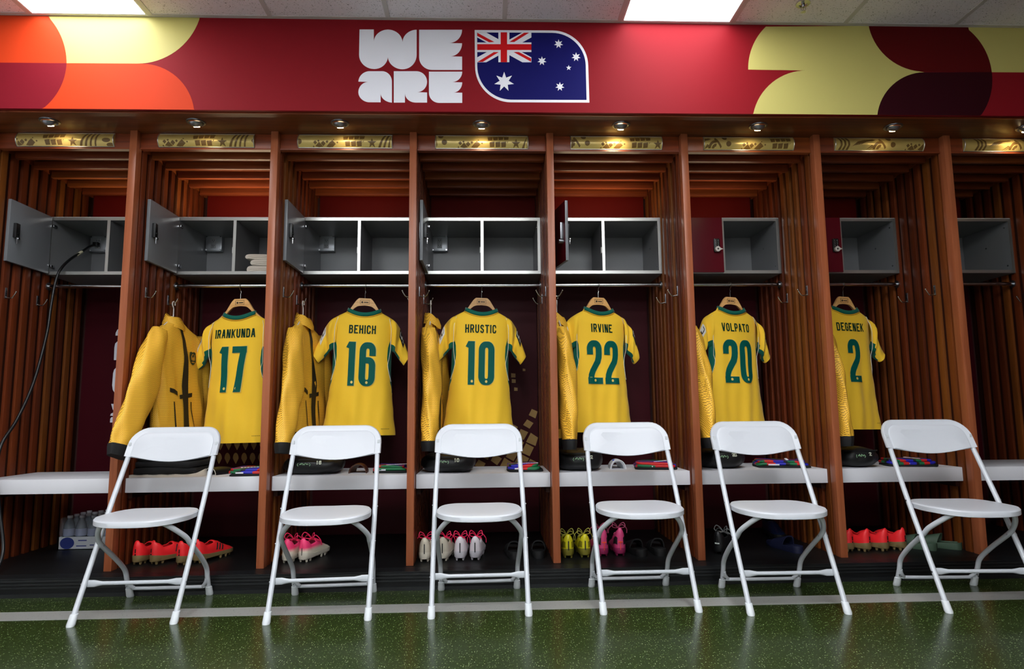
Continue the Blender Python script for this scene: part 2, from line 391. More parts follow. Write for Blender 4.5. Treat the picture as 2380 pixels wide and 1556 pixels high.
def struct(name, mb, m, **k): return tag(mb.build(name, m, **k), kind='structure')
fl = struct('floor', MB().box(XL, XR, YW, YB+.1, -.06, 0), FLOORM)
MB().box(XL, XR, -.512, -.385, 0, .0012).build('floor_stripe', STRIPEM, fl)['label'] = 'pale grey speckled stripe along the green floor'
WALLM = mat('painted_wall', S(236, 235, 236), 0.7, bump=(40, 0.1))
struct('wall_back', MB().box(XL, XR, YB+.03, YB+.13, 0, ZC), mat('wall_behind_lockers', S(60, 24, 20), .8))
struct('wall_left', MB().box(XL-.1, XL, YW, YB+.13, 0, ZC), WALLM)
struct('wall_right', MB().box(XR, XR+.1, YW, YB+.13, 0, ZC), mat('painted_wall_dark_red', S(88, 28, 32), .7, bump=(40, .1)))
struct('wall_front', MB().box(XL, XR, YW-.1, YW, 0, ZC), WALLM)
# platform with a ribbed rubber nosing
pf = struct('platform', MB().box(XL, XR, -.14, YB+.03, 0, ZP), RUBBER)
nb = MB()
for k in range(9):
    a = -.135+k*.0105; nb.box(XL, XR, a, a+.0055, ZP, ZP+.0035)
for k in range(3): nb.box(XL, XR, -.146, -.14, ZP-.012-k*.016, ZP-.003-k*.016)
nb.box(XL, XR, -.15, -.14, 0, .018)
nb.build('nosing_ribs', mat('ribbed_nosing', S(22, 24, 26), .35), pf)

# ---- ceiling -----------------------------------------------------------------
T, BX0 = 0.626, -1.118
ce = struct('ceiling', MB().box(XL, XR, YW, YF, ZC+.012, ZC+.05), mat('ceiling_void', S(120, 118, 118), .9))
cols = [k for k in range(-4, 9)]
LIGHTS = [(-2, 0), (3, 0)]+[(c, r) for r in (3, 6) for c in (-1, 1, 3)]
rows = 9
tile = MB().box(.012, T-.012, -T+.012, -.012, -.004, .008).mesh('ceiling_tile', 0); tile.materials.append(TILEM)
def is_light(c, r): return any(c == a and r in (q, q+1) for a, q in LIGHTS)
for c in cols:
    for r in range(rows):
        if not is_light(c, r) and BX0+(c+1)*T < XR and BX0+c*T > XL: link('ceiling_tile', tile, None, ce, (BX0+c*T, YF-r*T, ZC+.004))
bar = MB()
bl_ = MB().box(-.012, .012, YF-rows*T, YF, -.003, .006).mesh('grid_bar', 0); bl_.materials.append(TBAR)
for c in range(-4, 10): link('grid_bar', bl_, None, ce, (BX0+c*T, 0, ZC))
bs_ = MB().box(BX0-4*T+.03, BX0+9*T-.2, -.012, .012, -.003, .006).mesh('grid_cross_bar', 0); bs_.materials.append(TBAR)
for r in range(0, rows+1): link('grid_cross_bar', bs_, None, ce, (0, YF-r*T-(.012 if r == 0 else 0), ZC))
DIFF = mat('lit_diffuser', S(255, 252, 246), .6, emit=((.93, .97, 1, 1), LAMP)); DIFFN = mat('lit_diffuser_dimmed', S(255, 252, 246), .6, emit=((.95, .97, 1, 1), LAMP_NEAR))
for n, (c, r) in enumerate(LIGHTS):
    x, y = BX0+c*T, YF-r*T
    lab = {(-2, 0): 'white ceiling light panel glowing above the orange and yellow fascia', (3, 0): 'white ceiling light panel glowing right of the flag emblem'}.get((c, r), 'white ceiling light panel over the room, %s, %s' % ({-1: 'left', 1: 'middle', 3: 'right'}.get(c, ''), 'nearer the lockers' if r == 3 else 'behind the camera'))
    t = thing('ceiling_light', lab, 'ceiling light', (x, y, ZC), 0, 'ceiling light panels')
    MB().box(.02, T-.02, -2*T+.02, -.016, .001, .006).build('diffuser', DIFFN if r == 0 else DIFF, t)
    f = MB()
    f.box(.012, .022, -2*T+.012, -.012, -.004, .012).box(T-.022, T-.012, -2*T+.012, -.012, -.004, .012)
    f.box(.022, T-.022, -2*T+.012, -2*T+.022, -.004, .012).box(.022, T-.022, -.018, -.012, -.004, .012)
    f.build('light_frame', mat('light_frame_white', S(214, 214, 214), .4), t)
p = at(1862, 12, 2, ZC)
t = thing('sprinkler', 'chrome fire sprinkler head hanging from the ceiling tiles', 'sprinkler', (p.x, p.y-.02, ZC-.004))
MB().loft([[(r*math.cos(a), r*math.sin(a), z) for a in [2*PI*i/24 for i in range(24)]] for r, z in ((.037, 0), (.036, -.004), (.02, -.008), (.018, -.003))], capa=False).build('escutcheon', CHROME, t)
MB().tube([(0, 0, 0), (0, 0, -.022)], .009, 12).tube([(-.008, 0, -.022), (-.013, 0, -.032), (0, 0, -.046)], .0025, 6).tube([(.008, 0, -.022), (.013, 0, -.032), (0, 0, -.046)], .0025, 6).tube([(0, 0, -.022), (0, 0, -.045)], .0025, 6).build('sprinkler_body', CHROME, t)
d = MB().cyl((0, 0, -.048), .006, .002, 12)
for k in range(10):
    a = 2*PI*k/10; d.box(-.0022, .0022, .005, .016, -.048, -.0468); 
    n8 = len(d.V)-8
    for i in range(n8, n8+8):
        x, y, z = d.V[i]; d.V[i] = (x*math.cos(a)-y*math.sin(a), x*math.sin(a)+y*math.cos(a), z)
d.build('deflector', CHROME, t)

# ---- red fascia with its printed shapes ----------------------------------------
FASC = mat('fascia_red', S(134, 20, 30), .6, spec=.12, bump=(500, .04, .0005))
FZ0 = 2.478
fa = struct('trim_1', MB().box(XL, XR, YF, YF+.018, FZ0, ZC), FASC)
fa['label'] = 'long red printed fascia board above the lockers'
struct('trim_2', MB().box(XL, XR, YF+.018, YF+.024, FZ0+.006, ZC), mat('fascia_backing_black', S(10, 10, 10), .8))
so = struct('trim_3', MB().box(XL, XR, -.218, YB+.03, ZS, ZS+.022, .002), WS)
so['label'] = 'brown wooden soffit over the lockers'
MB().box(XL, XR, -.222, -.214, ZS-.002, ZS+.012, .0015).build('soffit_lip', WH, so)
def fpt(px, py):
    q = at(px, py, 1, YF); return (q.x, min(ZC-.001, max(FZ0+.0005, q.z)))
def parc(p0, c, p1, n=14):
    """quarter-ellipse style curve from p0 to p1 bulging to corner c (pixels)"""
    return [(p0[0]+(c[0]-p0[0])*math.sin(PI/2*i/n)+(p1[0]-c[0])*(1-math.cos(PI/2*i/n)), p0[1]+(c[1]-p0[1])*math.sin(PI/2*i/n)+(p1[1]-c[1])*(1-math.cos(PI/2*i/n))) for i in range(n+1)]
def pcirc(p0, p1, R, side, n=16):
    """circle arc of radius R through two pixels; side +1/-1 picks the centre"""
    a, b = Vector(p0), Vector(p1); m = (a+b)/2; d = b-a; h = math.sqrt(max(0, R*R-d.length_squared/4))
    c = m+Vector((-d.y, d.x)).normalized()*h*side
    t0 = math.atan2(a.y-c.y, a.x-c.x); t1 = math.atan2(b.y-c.y, b.x-c.x)
    while t1-t0 > PI: t1 -= 2*PI
    while t1-t0 < -PI: t1 += 2*PI
    return [(c.x+R*math.cos(t0+(t1-t0)*i/n), c.y+R*math.sin(t0+(t1-t0)*i/n)) for i in range(n+1)]
def fprint(name, pix, m, layer, parent=fa, conv=True, label=None):
    pts = [fpt(*q) for q in pix] if conv else pix
    o = MB().prism(pts, lambda u, v, d: (u, YF-.0006*layer+d, v), .0006).build(name, m, parent, angle=0)
    if label: o['label'] = label
    return o
ORA = mat('print_orange', S(204, 62, 26), .6, spec=.12); BUR = mat('print_burgundy', S(126, 22, 36), .6, spec=.12)
PYE = mat('print_pale_yellow', S(196, 186, 108), .5, spec=.3); MAR = mat('print_maroon', S(48, 5, 16), .6, spec=.12); DRD = mat('print_dark_red', S(88, 9, 12), .6, spec=.12)
ax = -330
c_up = pcirc((155, 147), (113, 40), 157, -1); c_dn = pcirc((155, 147), (98, 254), 140, 1)
fprint('orange_print', [(ax, 30)]+[(ax, 143), (155, 147)]+c_up[1:-1]+[(113, 38)], ORA, 1)
fprint('burgundy_print', [(ax, 143), (155, 147)]+c_dn[1:]+[(98, 257), (ax, 257)], BUR, 1)
fprint('yellow_print', [(113, 38)]+c_up[::-1]+[(320, 148)]+pcirc((320, 148), (463, 46), 151.7, -1)[1:]+[(464, 40)], PYE, 1)
fprint('orange_print', [(155, 147.5), (330, 148.5)]+pcirc((330, 148.5), (451, 254), 122, 1)[1:]+[(452, 260), (97, 258)]+c_dn[::-1][:-1], ORA, 1)
# right-hand shapes
fprint('yellow_print', [(1780, 62)]+pcirc((1780, 62), (1739, 162), 135, -1)[1:]+[(1875, 164)]+pcirc((1875, 164), (1751, 264), 125, -1)[1:]+[(1750, 269), (2039, 274)]+pcirc((2039, 267), (2148, 168), 112, 1)+pcirc((2148, 167), (2020, 66), 135, 1)[1:]+[(2019, 60)], PYE, 1)
ci_u = pcirc((2252, 70), (2305, 168), 150, 1); ci_d = pcirc((2305, 168), (2278, 271), 140, 1)
fprint('dark_red_print', [(2019, 60)]+pcirc((2148, 167), (2020, 66), 135, 1)[::-1]+[(2305, 168)]+ci_u[::-1][1:]+[(2250, 62)], DRD, 1)
fprint('maroon_print', [(2039, 274)]+pcirc((2039, 267), (2148, 168), 112, 1)+[(2305, 168)]+ci_d[1:]+[(2277, 278)], MAR, 1)
fprint('yellow_print', [(2250, 62)]+ci_u+[(3000, 172), (3000, 70)], PYE, 1)
# WE ARE
LETW = mat('print_white', S(240, 240, 250), .45)
def Z2(a, b): return (800+a*800/2380, b*800/2380)
def E_(x0, x1, y0, y1, nx1, nx2, m1, m2, ry):
    # E with two scooped notches; m1/m2 = notch heights
    return [(x0, y0), (x1, y0)]+parc((x1, y0), (x1, m1), (nx1, m1), 10)[1:]+[(x1, m1+2)]+parc((x1, m1+2), (x1, m2), (nx2, m2), 10)[1:]+[(x1, m2+2), (x1, y1)]+parc((x0+90*ry, y1), (x0, y1), (x0, y1-88*ry), 10)
W_ = [(106, 204), (205, 204), (205, 288)]+parc((205, 288), (208, 205), (303, 205), 10)[1:]+parc((303, 205), (398, 205), (403, 290), 10)[1:]+parc((403, 290), (408, 206), (501, 206), 10)[1:]+[(501, 380)]+parc((501, 380), (501, 480), (402, 480), 10)[1:]+parc((402, 480), (308, 478), (302, 396), 10)[1:]+parc((302, 396), (296, 478), (208, 478), 10)[1:]+parc((208, 478), (103, 478), (103, 380), 10)[1:]
A_ = [(98, 565)]+parc((98, 565), (102, 493), (175, 493), 10)[1:]+[(262, 493)]+parc((262, 493), (330, 493), (330, 565), 10)[1:]+[(330, 710)]+parc((330, 710), (252, 706), (252, 645), 10)[1:]+[(252, 708), (175, 708)]+parc((175, 708), (98, 706), (98, 638), 10)[1:]+parc((98, 638), (98, 567), (168, 567), 10)[1:]
R_ = [(343, 493), (500, 493)]+parc((500, 493), (573, 494), (573, 566), 10)[1:]+parc((573, 566), (573, 638), (503, 638), 10)[1:]+[(573, 640), (573, 710), (492, 710)]+parc((492, 710), (420, 708), (420, 645), 10)[1:]+[(420, 710), (343, 710)]
for nm, q in (('W', W_), ('E', E_(518, 815, 206, 484, 725, 733, 298, 390, 1.0)), ('A', A_), ('R', R_), ('E', E_(586, 816, 496, 712, 745, 755, 568, 640, .78))):
    fprint('letter', [Z2(*v) for v in q], LETW, 1, label='white letter %s of the words WE ARE' % nm)
# flag emblem
FB = [(902, 208), (1440, 211)]+parc((1440, 211), (1684, 213), (1687, 455), 16)[1:]+[(1695, 710), (1150, 708)]+parc((1150, 708), (906, 704), (905, 460), 16)[1:]
FI = [(919, 225), (1438, 228)]+parc((1438, 228), (1666, 230), (1670, 455), 16)[1:]+[(1676, 692), (1152, 690)]+parc((1152, 690), (922, 686), (920, 460), 16)[1:]
em = fprint('flag_emblem', [Z2(*v) for v in FB], mat('flag_white', S(242, 242, 250), .45), 1, label='flag emblem with white border, union cross and white stars')
BLU = mat('flag_blue', S(14, 13, 92), .6, spec=.12); FRED = mat('flag_red', S(214, 20, 26), .6, spec=.15)
def eprint(name, q, m, layer): return fprint(name, [Z2(*v) for v in q], m, layer, em)
eprint('flag_field', FI, BLU, 2)
ux0, uy0, ux1, uy1 = 920, 226, 1294, 432; uw, uh = ux1-ux0, uy1-uy0; ucx, ucy = (ux0+ux1)/2-8, (uy0+uy1)/2-3
def U(a, b): return (ux0+a, uy0+b)
eprint('white_saltire', [U(0, 0), U(62, 0), U(uw, uh-34), U(uw, uh), U(uw-62, uh), U(0, 34)], mat('flag_white', 0), 3)
eprint('white_saltire', [U(uw, 0), U(uw-62, 0), U(0, uh-34), U(0, uh), U(62, uh), U(uw, 34)], mat('flag_white', 0), 3)
for q in ([U(0, 3), U(0, 24), U(108, 66), U(uw*.5-40, 66), U(140, 66), U(18, 3)],):
    pass
eprint('red_saltire', [U(0, 2), U(0, 24), U(82, 68), U(118, 66)], FRED, 4)
eprint('red_saltire', [U(uw-16, 2), U(uw-50, 2), U(uw-152, 66), U(uw-118, 66)], FRED, 4)
eprint('red_saltire', [U(2, uh-2), U(38, uh-2), U(148, uh-70), U(114, uh-70)], FRED, 4)
eprint('red_saltire', [U(uw-2, uh-4), U(uw-2, uh-26), U(uw-86, uh-70), U(uw-122, uh-70)], FRED, 4)
eprint('white_cross', [U(146, 0), U(222, 0), U(222, 70), U(uw, 70), U(uw, 136), U(222, 136), U(222, uh), U(146, uh), U(146, 136), U(0, 136), U(0, 70), U(146, 70)], mat('flag_white', 0), 5)
eprint('red_cross', [U(162, 0), U(206, 0), U(206, 82), U(uw, 82), U(uw, 122), U(206, 122), U(206, uh), U(162, uh), U(162, 122), U(0, 122), U(0, 82), U(162, 82)], FRED, 6)
def star(cx, cy, R, n=7, k=.46):
    return [(cx+(R if i % 2 == 0 else R*k)*math.sin(PI*i/n), cy-(R if i % 2 == 0 else R*k)*math.cos(PI*i/n)) for i in range(2*n)]
for cx, cy, R, n in ((1106, 567, 69, 7), (1482, 305, 32, 7), (1603, 395, 32, 7), (1367, 423, 32, 7), (1491, 600, 32, 7), (1552, 470, 19, 5)):
    eprint('star', star(cx, cy, R, n, .46 if n == 7 else .42), mat('flag_white', 0), 3)

# ================================================================== LOCKERS
# slatted partitions with a square post at the front
post_me = MB().box(-.02, .02, 0, .055, 0, ZS-ZP, .0025).mesh('post'); post_me.materials.append(WPOST)
slat_me = MB().box(-.02, .02, 0, .046, 0, 2.395-ZP, .0022).mesh('slat'); slat_me.materials.append(WV)
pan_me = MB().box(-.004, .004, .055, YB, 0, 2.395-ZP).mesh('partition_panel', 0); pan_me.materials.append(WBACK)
for i in range(-1, 8):
    lab = ('slatted wooden locker partition at the far left, behind the black cable' if i == -1 else 'slatted wooden locker partition at the far right edge' if i == 7 else
           'slatted wooden locker partition with front post between %s and %s' % (['the cable', 'shirt seventeen', 'shirt sixteen', 'shirt ten', 'shirt twenty-two', 'shirt twenty', 'shirt two'][i], ['shirt seventeen', 'shirt sixteen', 'shirt ten', 'shirt twenty-two', 'shirt twenty', 'shirt two', 'the empty bay'][i]))
    t = thing('locker_partition', lab, 'partition', (PX(i)+.02, 0, ZP), 0, 'slatted locker partitions')
    link('post', post_me, None, t); link('partition_panel', pan_me, None, t)
    for k in range(10): link('slat', slat_me, None, t, (0, .073+.084*k, 0))
    MB().box(-.016, .016, .055, YB, 2.395-ZP, 2.43-ZP).build('top_rail', WH, t)
# wooden end panels towards the side walls
struct('trim_4', MB().box(XL, PX(-1)-.002, .0, .03, ZP, ZS), WV); struct('trim_5', MB().box(PX(7)+.042, XR, .0, .03, ZP, ZS), WV)

# bay = header board, slatted top, printed back panel
hw = br(3)-bl(3)
head_me = MB().box(-hw/2+.0005, hw/2-.0005, .04, .07, 2.388-ZP, ZS-ZP-.001, .002).box(-hw/2+.0005, hw/2-.0005, .036, .07, 2.38-ZP, 2.388-ZP).mesh('header_board'); head_me.materials.append(WH)
csl_me = MB().box(-hw/2+.0005, hw/2-.0005, 0, .03, 0, .046, .0022).mesh('top_slat'); csl_me.materials.append(WH)
BACKM = mat('back_panel_burgundy', S(62, 7, 18), .5, spec=.15)
BACKR = mat('back_panel_red', S(112, 20, 14), .5, spec=.15)
GOLDP = mat('print_dull_gold', S(176, 138, 74), .5)
back_me = MB().box(-hw/2+.0005, hw/2-.0005, YB, YB+.012, 0, 2.18-ZP).mesh('back_panel', 0); back_me.materials.append(BACKM)
back2_me = MB().box(-hw/2+.0005, hw/2-.0005, YB, YB+.012, 2.18-ZP, ZS-ZP-.001).mesh('upper_back_panel', 0); back2_me.materials.append(BACKR)
BAY = []
for b in BAYS:
    t = thing('locker_bay', 'wooden header, slatted top and burgundy back panel of %s' % BN[b], 'locker', (bc(b), 0, ZP), 0, 'locker bays')
    BAY.append(t)
    link('header_board', head_me, None, t); link('back_panel', back_me, None, t); link('upper_back_panel', back2_me, None, t)
    for k in range(5): link('top_slat', csl_me, None, t, (0, .165+.158*k, 2.375-ZP))
def bprint(b, name, polys, m, label=None):
    for q in polys:
        mb = MB(); w_ = []
        for u, v in q:
            p_ = at(u, v, 1, YB); w_.append((min(hw/2-.002, max(-hw/2+.002, p_.x-bc(b))), p_.z-ZP))
        mb.prism(w_, lambda u, v, d: (u, YB-.0008+d, v), .0008)
        o = mb.build(name, m, BAY[b], angle=0)
        if label: o['label'] = label
def drop(cx, cy, rx, ry):
    return [(cx+rx*math.cos(a)*(1 if math.sin(a) < 0 else 1-.75*math.sin(a)), cy+ry*math.sin(a)) for a in [2*PI*i/16 for i in range(16)]]
# shirt 17: rows of drops and petals
q = []
for r, y in enumerate((1000, 1034, 1066)):
    for k in range(8): q.append(drop(470+k*19.5+(r % 2)*3, y, 6.6, 13 if r else 11))
bprint(1, 'printed_drop', q, GOLDP, 'dull gold printed drop')
q = [[(468+rr*math.cos(a)-14, 910+rr*1.25*math.sin(a)) for a in [2*PI*i/14 for i in range(14)]] for rr in (9,)]
for k in range(5):
    a0 = -1.2+k*.55; cx, cy = 452, 940
    q.append([(cx+math.cos(a0+da)*rr, cy+math.sin(a0+da)*rr*1.2) for da, rr in ((-.12, 12), (-.2, 34), (0, 44), (.2, 34), (.12, 12))])
bprint(1, 'printed_petal', q, GOLDP)
# shirt 10: mosaic of gold squares
q = []; rr = random.Random(3)
ca, sa = math.cos(math.radians(28)), math.sin(math.radians(28))
for i in range(-7, 8):
    for j in range(-7, 8):
        cx, cy = 1215+(i*27*ca-j*27*sa), 1010+(i*27*sa+j*27*ca)
        edge = (cx-1245)*.75+(cy-890)
        if edge < 60 or cy > 1092: continue
        s_ = 11.5 if edge > 110 else 9
        jt = [rr.uniform(-1.6, 1.6) for _ in range(8)]
        q.append([(cx+(u*ca-v*sa)*s_+jt[2*n], cy+(u*sa+v*ca)*s_+jt[2*n+1]) for n, (u, v) in enumerate(((-1, -1), (1, -1), (1, 1), (-1, 1)))])
for cx, cy, s_ in ((1194, 886, 4.5), (1199, 905, 4), (1193, 873, 5), (1218, 860, 3)): q.append([(cx-s_, cy-s_), (cx+s_, cy-s_+1), (cx+s_, cy+s_), (cx-s_, cy+s_)])
q = [p_ for p_ in q if all(968 < u < 1262 for u, v in p_)]
bprint(3, 'printed_square', q, GOLDP, 'dull gold printed mosaic square')
# leftmost bay: white letters running down the panel, cut off by the post
k_ = 320/1037
def Z7(a, b): return (a*k_, 640+b*k_)
q = [[Z7(870, 455), Z7(872, 435), Z7(885, 410), Z7(930, 392), Z7(930, 455)],
     [Z7(858, 640), Z7(862, 545), Z7(868, 515), Z7(886, 498), Z7(930, 490), Z7(930, 640)],
     [Z7(866, 890), Z7(850, 865), Z7(845, 830), Z7(852, 740), Z7(860, 712), Z7(874, 698), Z7(930, 690), Z7(930, 895)],
     [Z7(838, 970), Z7(930, 970), Z7(930, 1015), Z7(850, 1015)],
     [Z7(830, 1060), Z7(836, 1043), Z7(850, 1037), Z7(930, 1037), Z7(930, 1060)],
     [Z7(829, 1110), Z7(831, 1082), Z7(840, 1070), Z7(930, 1068), Z7(930, 1110)]]
bprint(0, 'printed_letter', q, LETW, 'white printed letter cut off by the post')

# name plates: bowed gold plates in a silver frame, a band of motifs printed on each
PLG = mat('plate_gold', S(214, 188, 112), .28, metal=.25); PLB = mat('plate_print_brown', S(112, 84, 40), .4); PLF = mat('plate_frame_silver', S(200, 198, 192), .3, metal=.9)
PWd, PZ0, PZ1 = .532, 2.394, 2.470
def plate_pt(u, v, off=0.0):
    s_ = (v-.5)*2; return (-PWd/2+u*PWd, .018+.02*s_*s_-off*.8 if True else 0, PZ0+(PZ1-PZ0)*v)
def motif(m0):
    P = []
    R = lambda cx, cy, s_, a, w=1.0: [(cx+(x*math.cos(a)-y*math.sin(a))*s_*.143*w, cy+(x*math.sin(a)+y*math.cos(a))*s_) for x, y in ((-1, -1), (1, -1), (1, 1), (-1, 1))]
    el = lambda cx, cy, s_, k=1.0: [(cx+math.cos(t)*s_*.143*k, cy+math.sin(t)*s_) for t in [2*PI*i/16 for i in range(16)]]
    for i in range(4):
        u = m0+.01+i*.058; P.append([(u, .52+.02*i), (u+.045, .55+.03*min(i, 2)), (u+.05, .86+.02*min(i, 2)), (u-.006, .82+.03*min(i, 2))])
        u2 = m0+.03+i*.062
        if i < 3: P.append([(u2, .08), (u2+.047, .1), (u2+.05, .46), (u2-.004, .41)])
        P.append([(u-.01, .93), (u+.04, .95), (u+.04, 1.), (u-.012, 1.)])
    P.append([(m0+.21, .28), (m0+.228, .47), (m0+.218, .45)])
    s_ = star(0, 0, 1, 5, .4); P.append([(m0+.312+x*.052, .32-y*.36) for x, y in s_])
    for i in range(4):
        u = m0+.375+i*.052; P.append([(u, 0), (u+.026-.003*i, 0), (u+.088-.012*i, 1), (u+.066-.012*i, 1)])
    P.append(el(m0+.66, .42, .16, 1.9)); P.append(el(m0+.70, .1, .14, 2.2))
    for cx, cy, s_ in ((-.29, .33, .12), (-.255, .44, .075), (-.205, .27, .15), (-.165, .38, .09), (-.11, .24, .22), (-.095, .55, .05), (-.055, .33, .06), (-.14, .06, .2), (-.25, .08, .24), (-.31, .0, .06)): P.append(R(m0+cx, max(cy, .06), s_*.85, .75))
    P.append(el(m0-.50, .9, .2)); P.append(el(m0-.46, .4, .2))
    for r0, r1 in ((.30, .2), (.16, .06)):
        P.append([(m0-.60+math.cos(t)*r0*.28, .08+math.sin(t)*r0*2.0) for t in [PI*.45+PI*.55*i/8 for i in range(9)]]+[(m0-.60+math.cos(t)*r1*.28, .08+math.sin(t)*r1*2.0) for t in [PI*(1-.55*i/8) for i in range(9)]])
    P.append([(m0-.62, .78), (m0-.60, .92), (m0-.535, .2), (m0-.545, .08)])
    for i in range(6):
        x = m0-.92+i*.03; P.append([(x, .25+.04*i), (x+.06, .62+.05*i), (x+.15, .8+.02*i), (x+.24-.02*i, .62+.05*i), (x+.15, .7), (x+.07, .48+.04*i)] if i < 4 else [(x+.04, .02), (x+.12, .3), (x+.1, .36)])
    for i in range(3):
        x = m0-1.07+i*.042; P.append([(x, 0), (x+.02, .35), (x+.016, .7), (x-.004, 1), (x+.02, 1), (x+.04, .7), (x+.042, .35), (x+.026, 0)])
    return P
for b, m0 in zip(BAYS, (.27, .36, .475, .557, .64, .73, 1.105, 1.19)):
    t = thing('name_plate', 'bowed gold motif plate on the header board of %s' % BN[b], 'plate', (bc(b), 0, 0), 0, 'gold plates on the header boards')
    n = 9; mb = MB()
    ring = []
    for i in range(n): ring.append(plate_pt(0, i/(n-1)))
    g0 = [plate_pt(0, i/(n-1)) for i in range(n)]; g1 = [plate_pt(1, i/(n-1)) for i in range(n)]
    prof = lambda x: [(x, plate_pt(0, i/(n-1))[1], plate_pt(0, i/(n-1))[2]) for i in range(n)]+[(x, .0395, PZ1), (x, .0395, PZ0)]
    mb.loft([prof(-PWd/2), prof(PWd/2)]); mb.build('plate', PLG, t)
    fr = MB()
    for x in (-PWd/2, PWd/2): fr.tube([(x, plate_pt(0, i/(n-1))[1]-.001, plate_pt(0, i/(n-1))[2]) for i in range(n)], .0026, 6)
    for v in (0, 1): fr.tube([plate_pt(0, v), plate_pt(1, v)], .0026, 6)
    fr.build('plate_frame', PLF, t)
    mb = MB()
    for poly in motif(m0):
        if max(u for u, v in poly) < .01 or min(u for u, v in poly) > .99: continue
        poly = [(min(.992, max(.008, u)), min(.97, max(.03, v))) for u, v in poly]
        # slice into horizontal bands so that the print follows the bow
        bm = bmesh.new(); f = bm.faces.new([bm.verts.new((u, v, 0)) for u, v in poly]); bmesh.ops.triangulate(bm, faces=bm.faces[:])
        for h in (.2, .35, .5, .65, .8):
            bmesh.ops.bisect_plane(bm, geom=bm.verts[:]+bm.edges[:]+bm.faces[:], plane_co=(0, h, 0), plane_no=(0, 1, 0))
        bm.verts.index_update()
        mb.add([plate_pt(v.co.x, v.co.y, .0009) for v in bm.verts], [[v.index for v in f.verts] for f in bm.faces]); bm.free()
    mb.build('plate_print', PLB, t, angle=0)['kind'] = 'stuff'

# adjustable downlights in the soffit
RINGM = mat('downlight_ring', S(120, 124, 132), .3, metal=.9); EYE = mat('downlight_eyeball', S(150, 154, 162), .35, metal=.8)
SPOTE = [1.6, .4, 1.4, 1.6, 4.5, 1.0, .6, 3.2]
LENSE = [26, 16, 22, 20, 60, 16, 14, 50]
for b in BAYS:
    t = thing('downlight', 'round silver eyeball downlight in the soffit above %s' % BN[b], 'downlight', (bc(b), -.11, ZS), 0, 'soffit downlights')
    A = [2*PI*i/28 for i in range(28)]
    MB().loft([[(r*math.cos(a), r*math.sin(a), z) for a in A] for r, z in ((.05, 0), (.049, -.004), (.041, -.006), (.036, -.002), (.036, .0))], capa=False, capb=False).build('ring', RINGM, t)
    rings = []
    for k in range(7):
        th = PI*.5*k/6*.82; rings.append([(.035*math.cos(th)*math.cos(a), .035*math.cos(th)*math.sin(a), -.026*math.sin(th)) for a in A])
    e = MB().loft(rings, capa=False).build('eyeball', EYE, t, rot=(math.radians(16), 0, 0))
    warm = b in (4, 7)
    MB().loft([[(r*math.cos(a), .006+r*.5*math.sin(a), z) for a in A] for r, z in ((.017, -.0236), (.016, -.0262))]).build('lens', mat('lens_lit_%s' % BN[b].replace(' ', '_'), S(255, 236, 200), .4, emit=((1, .74, .42, 1), LENSE[b])), e)
    ld = bpy.data.lights.new('downlight_beam', 'SPOT'); ld.energy = SPOTE[b]; ld.color = (1, .78, .48); ld.spot_size = math.radians(70); ld.spot_blend = 1; ld.shadow_soft_size = .03
    lo = bpy.data.objects.new('downlight_beam', ld); C.objects.link(lo); lo.parent = t; lo.location = (0, .012, -.034); lo.rotation_euler = (math.radians(72), 0, 0)

# benches
bench_me = MB().box(-hw/2+.001, hw/2-.001, .085, .56, .474-ZP, .551-ZP, .0025).mesh('seat_board'); bench_me.materials.append(BENCHM)
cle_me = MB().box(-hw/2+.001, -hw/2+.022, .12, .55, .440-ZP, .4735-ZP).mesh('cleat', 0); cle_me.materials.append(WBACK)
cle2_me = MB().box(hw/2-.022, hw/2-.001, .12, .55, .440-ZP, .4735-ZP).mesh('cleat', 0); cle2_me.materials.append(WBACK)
for b in BAYS:
    t = thing('bench', 'light grey laminate bench seat in %s' % BN[b], 'bench', (bc(b), 0, ZP), 0, 'locker benches')
    link('seat_board', bench_me, None, t); link('cleat', cle_me, None, t); link('cleat', cle2_me, None, t)

# cubbies
CY0, CY1, CZ0, CZ1, TH = .5, .925, 1.758, 2.124, .018
HWc = hw/2-.0015
def shell(): 
    m = MB(); m.box(-HWc, HWc, CY0, CY1, CZ1-TH, CZ1).box(-HWc, HWc, CY0, CY1, CZ0, CZ0+TH)
    m.box(-HWc, -HWc+TH, CY0, CY1, CZ0+TH, CZ1-TH).box(HWc-TH, HWc, CY0, CY1, CZ0+TH, CZ1-TH).box(-HWc+TH, HWc-TH, CY1-.01, CY1, CZ0+TH, CZ1-TH)
    return m
shell_me = shell().mesh('cabinet_shell', 0); shell_me.materials.append(GREY)
div_me = MB().box(-.014, .004, CY0+.001, CY1-.01, CZ0+TH, CZ1-TH).mesh('divider', 0); div_me.materials.append(GREY)
ed = MB()
ed.box(-HWc, HWc, CY0-.002, CY0, CZ1-.019, CZ1).box(-HWc, HWc, CY0-.002, CY0, CZ0, CZ0+.02).box(-HWc, -HWc+.018, CY0-.002, CY0, CZ0+.02, CZ1-.019).box(HWc-.018, HWc, CY0-.002, CY0, CZ0+.02, CZ1-.019).box(-.014, .004, CY0-.002, CY0, CZ0+.02, CZ1-.019)
top_me = MB().box(-HWc, HWc, CY0, CY1, CZ1, CZ1+.003).mesh('bounce_sheet', 0); top_me.materials.append(mat('bounce_sheet_white', S(222, 222, 220), .5))  # white reflector sheet added on the cubby to bounce light up at the slats
edge_me = ed.mesh('edge_trim', 0); edge_me.materials.append(ALU)
DW = .352
door_me = MB().box(0, DW, -.018, 0, CZ0+.004, CZ1-.002, .0015).mesh('door'); door_me.materials.append(GREYD); door_me.materials.append(REDDOOR)
for p_ in door_me.polygons:
    if p_.normal.y < -.5: p_.material_index = 1
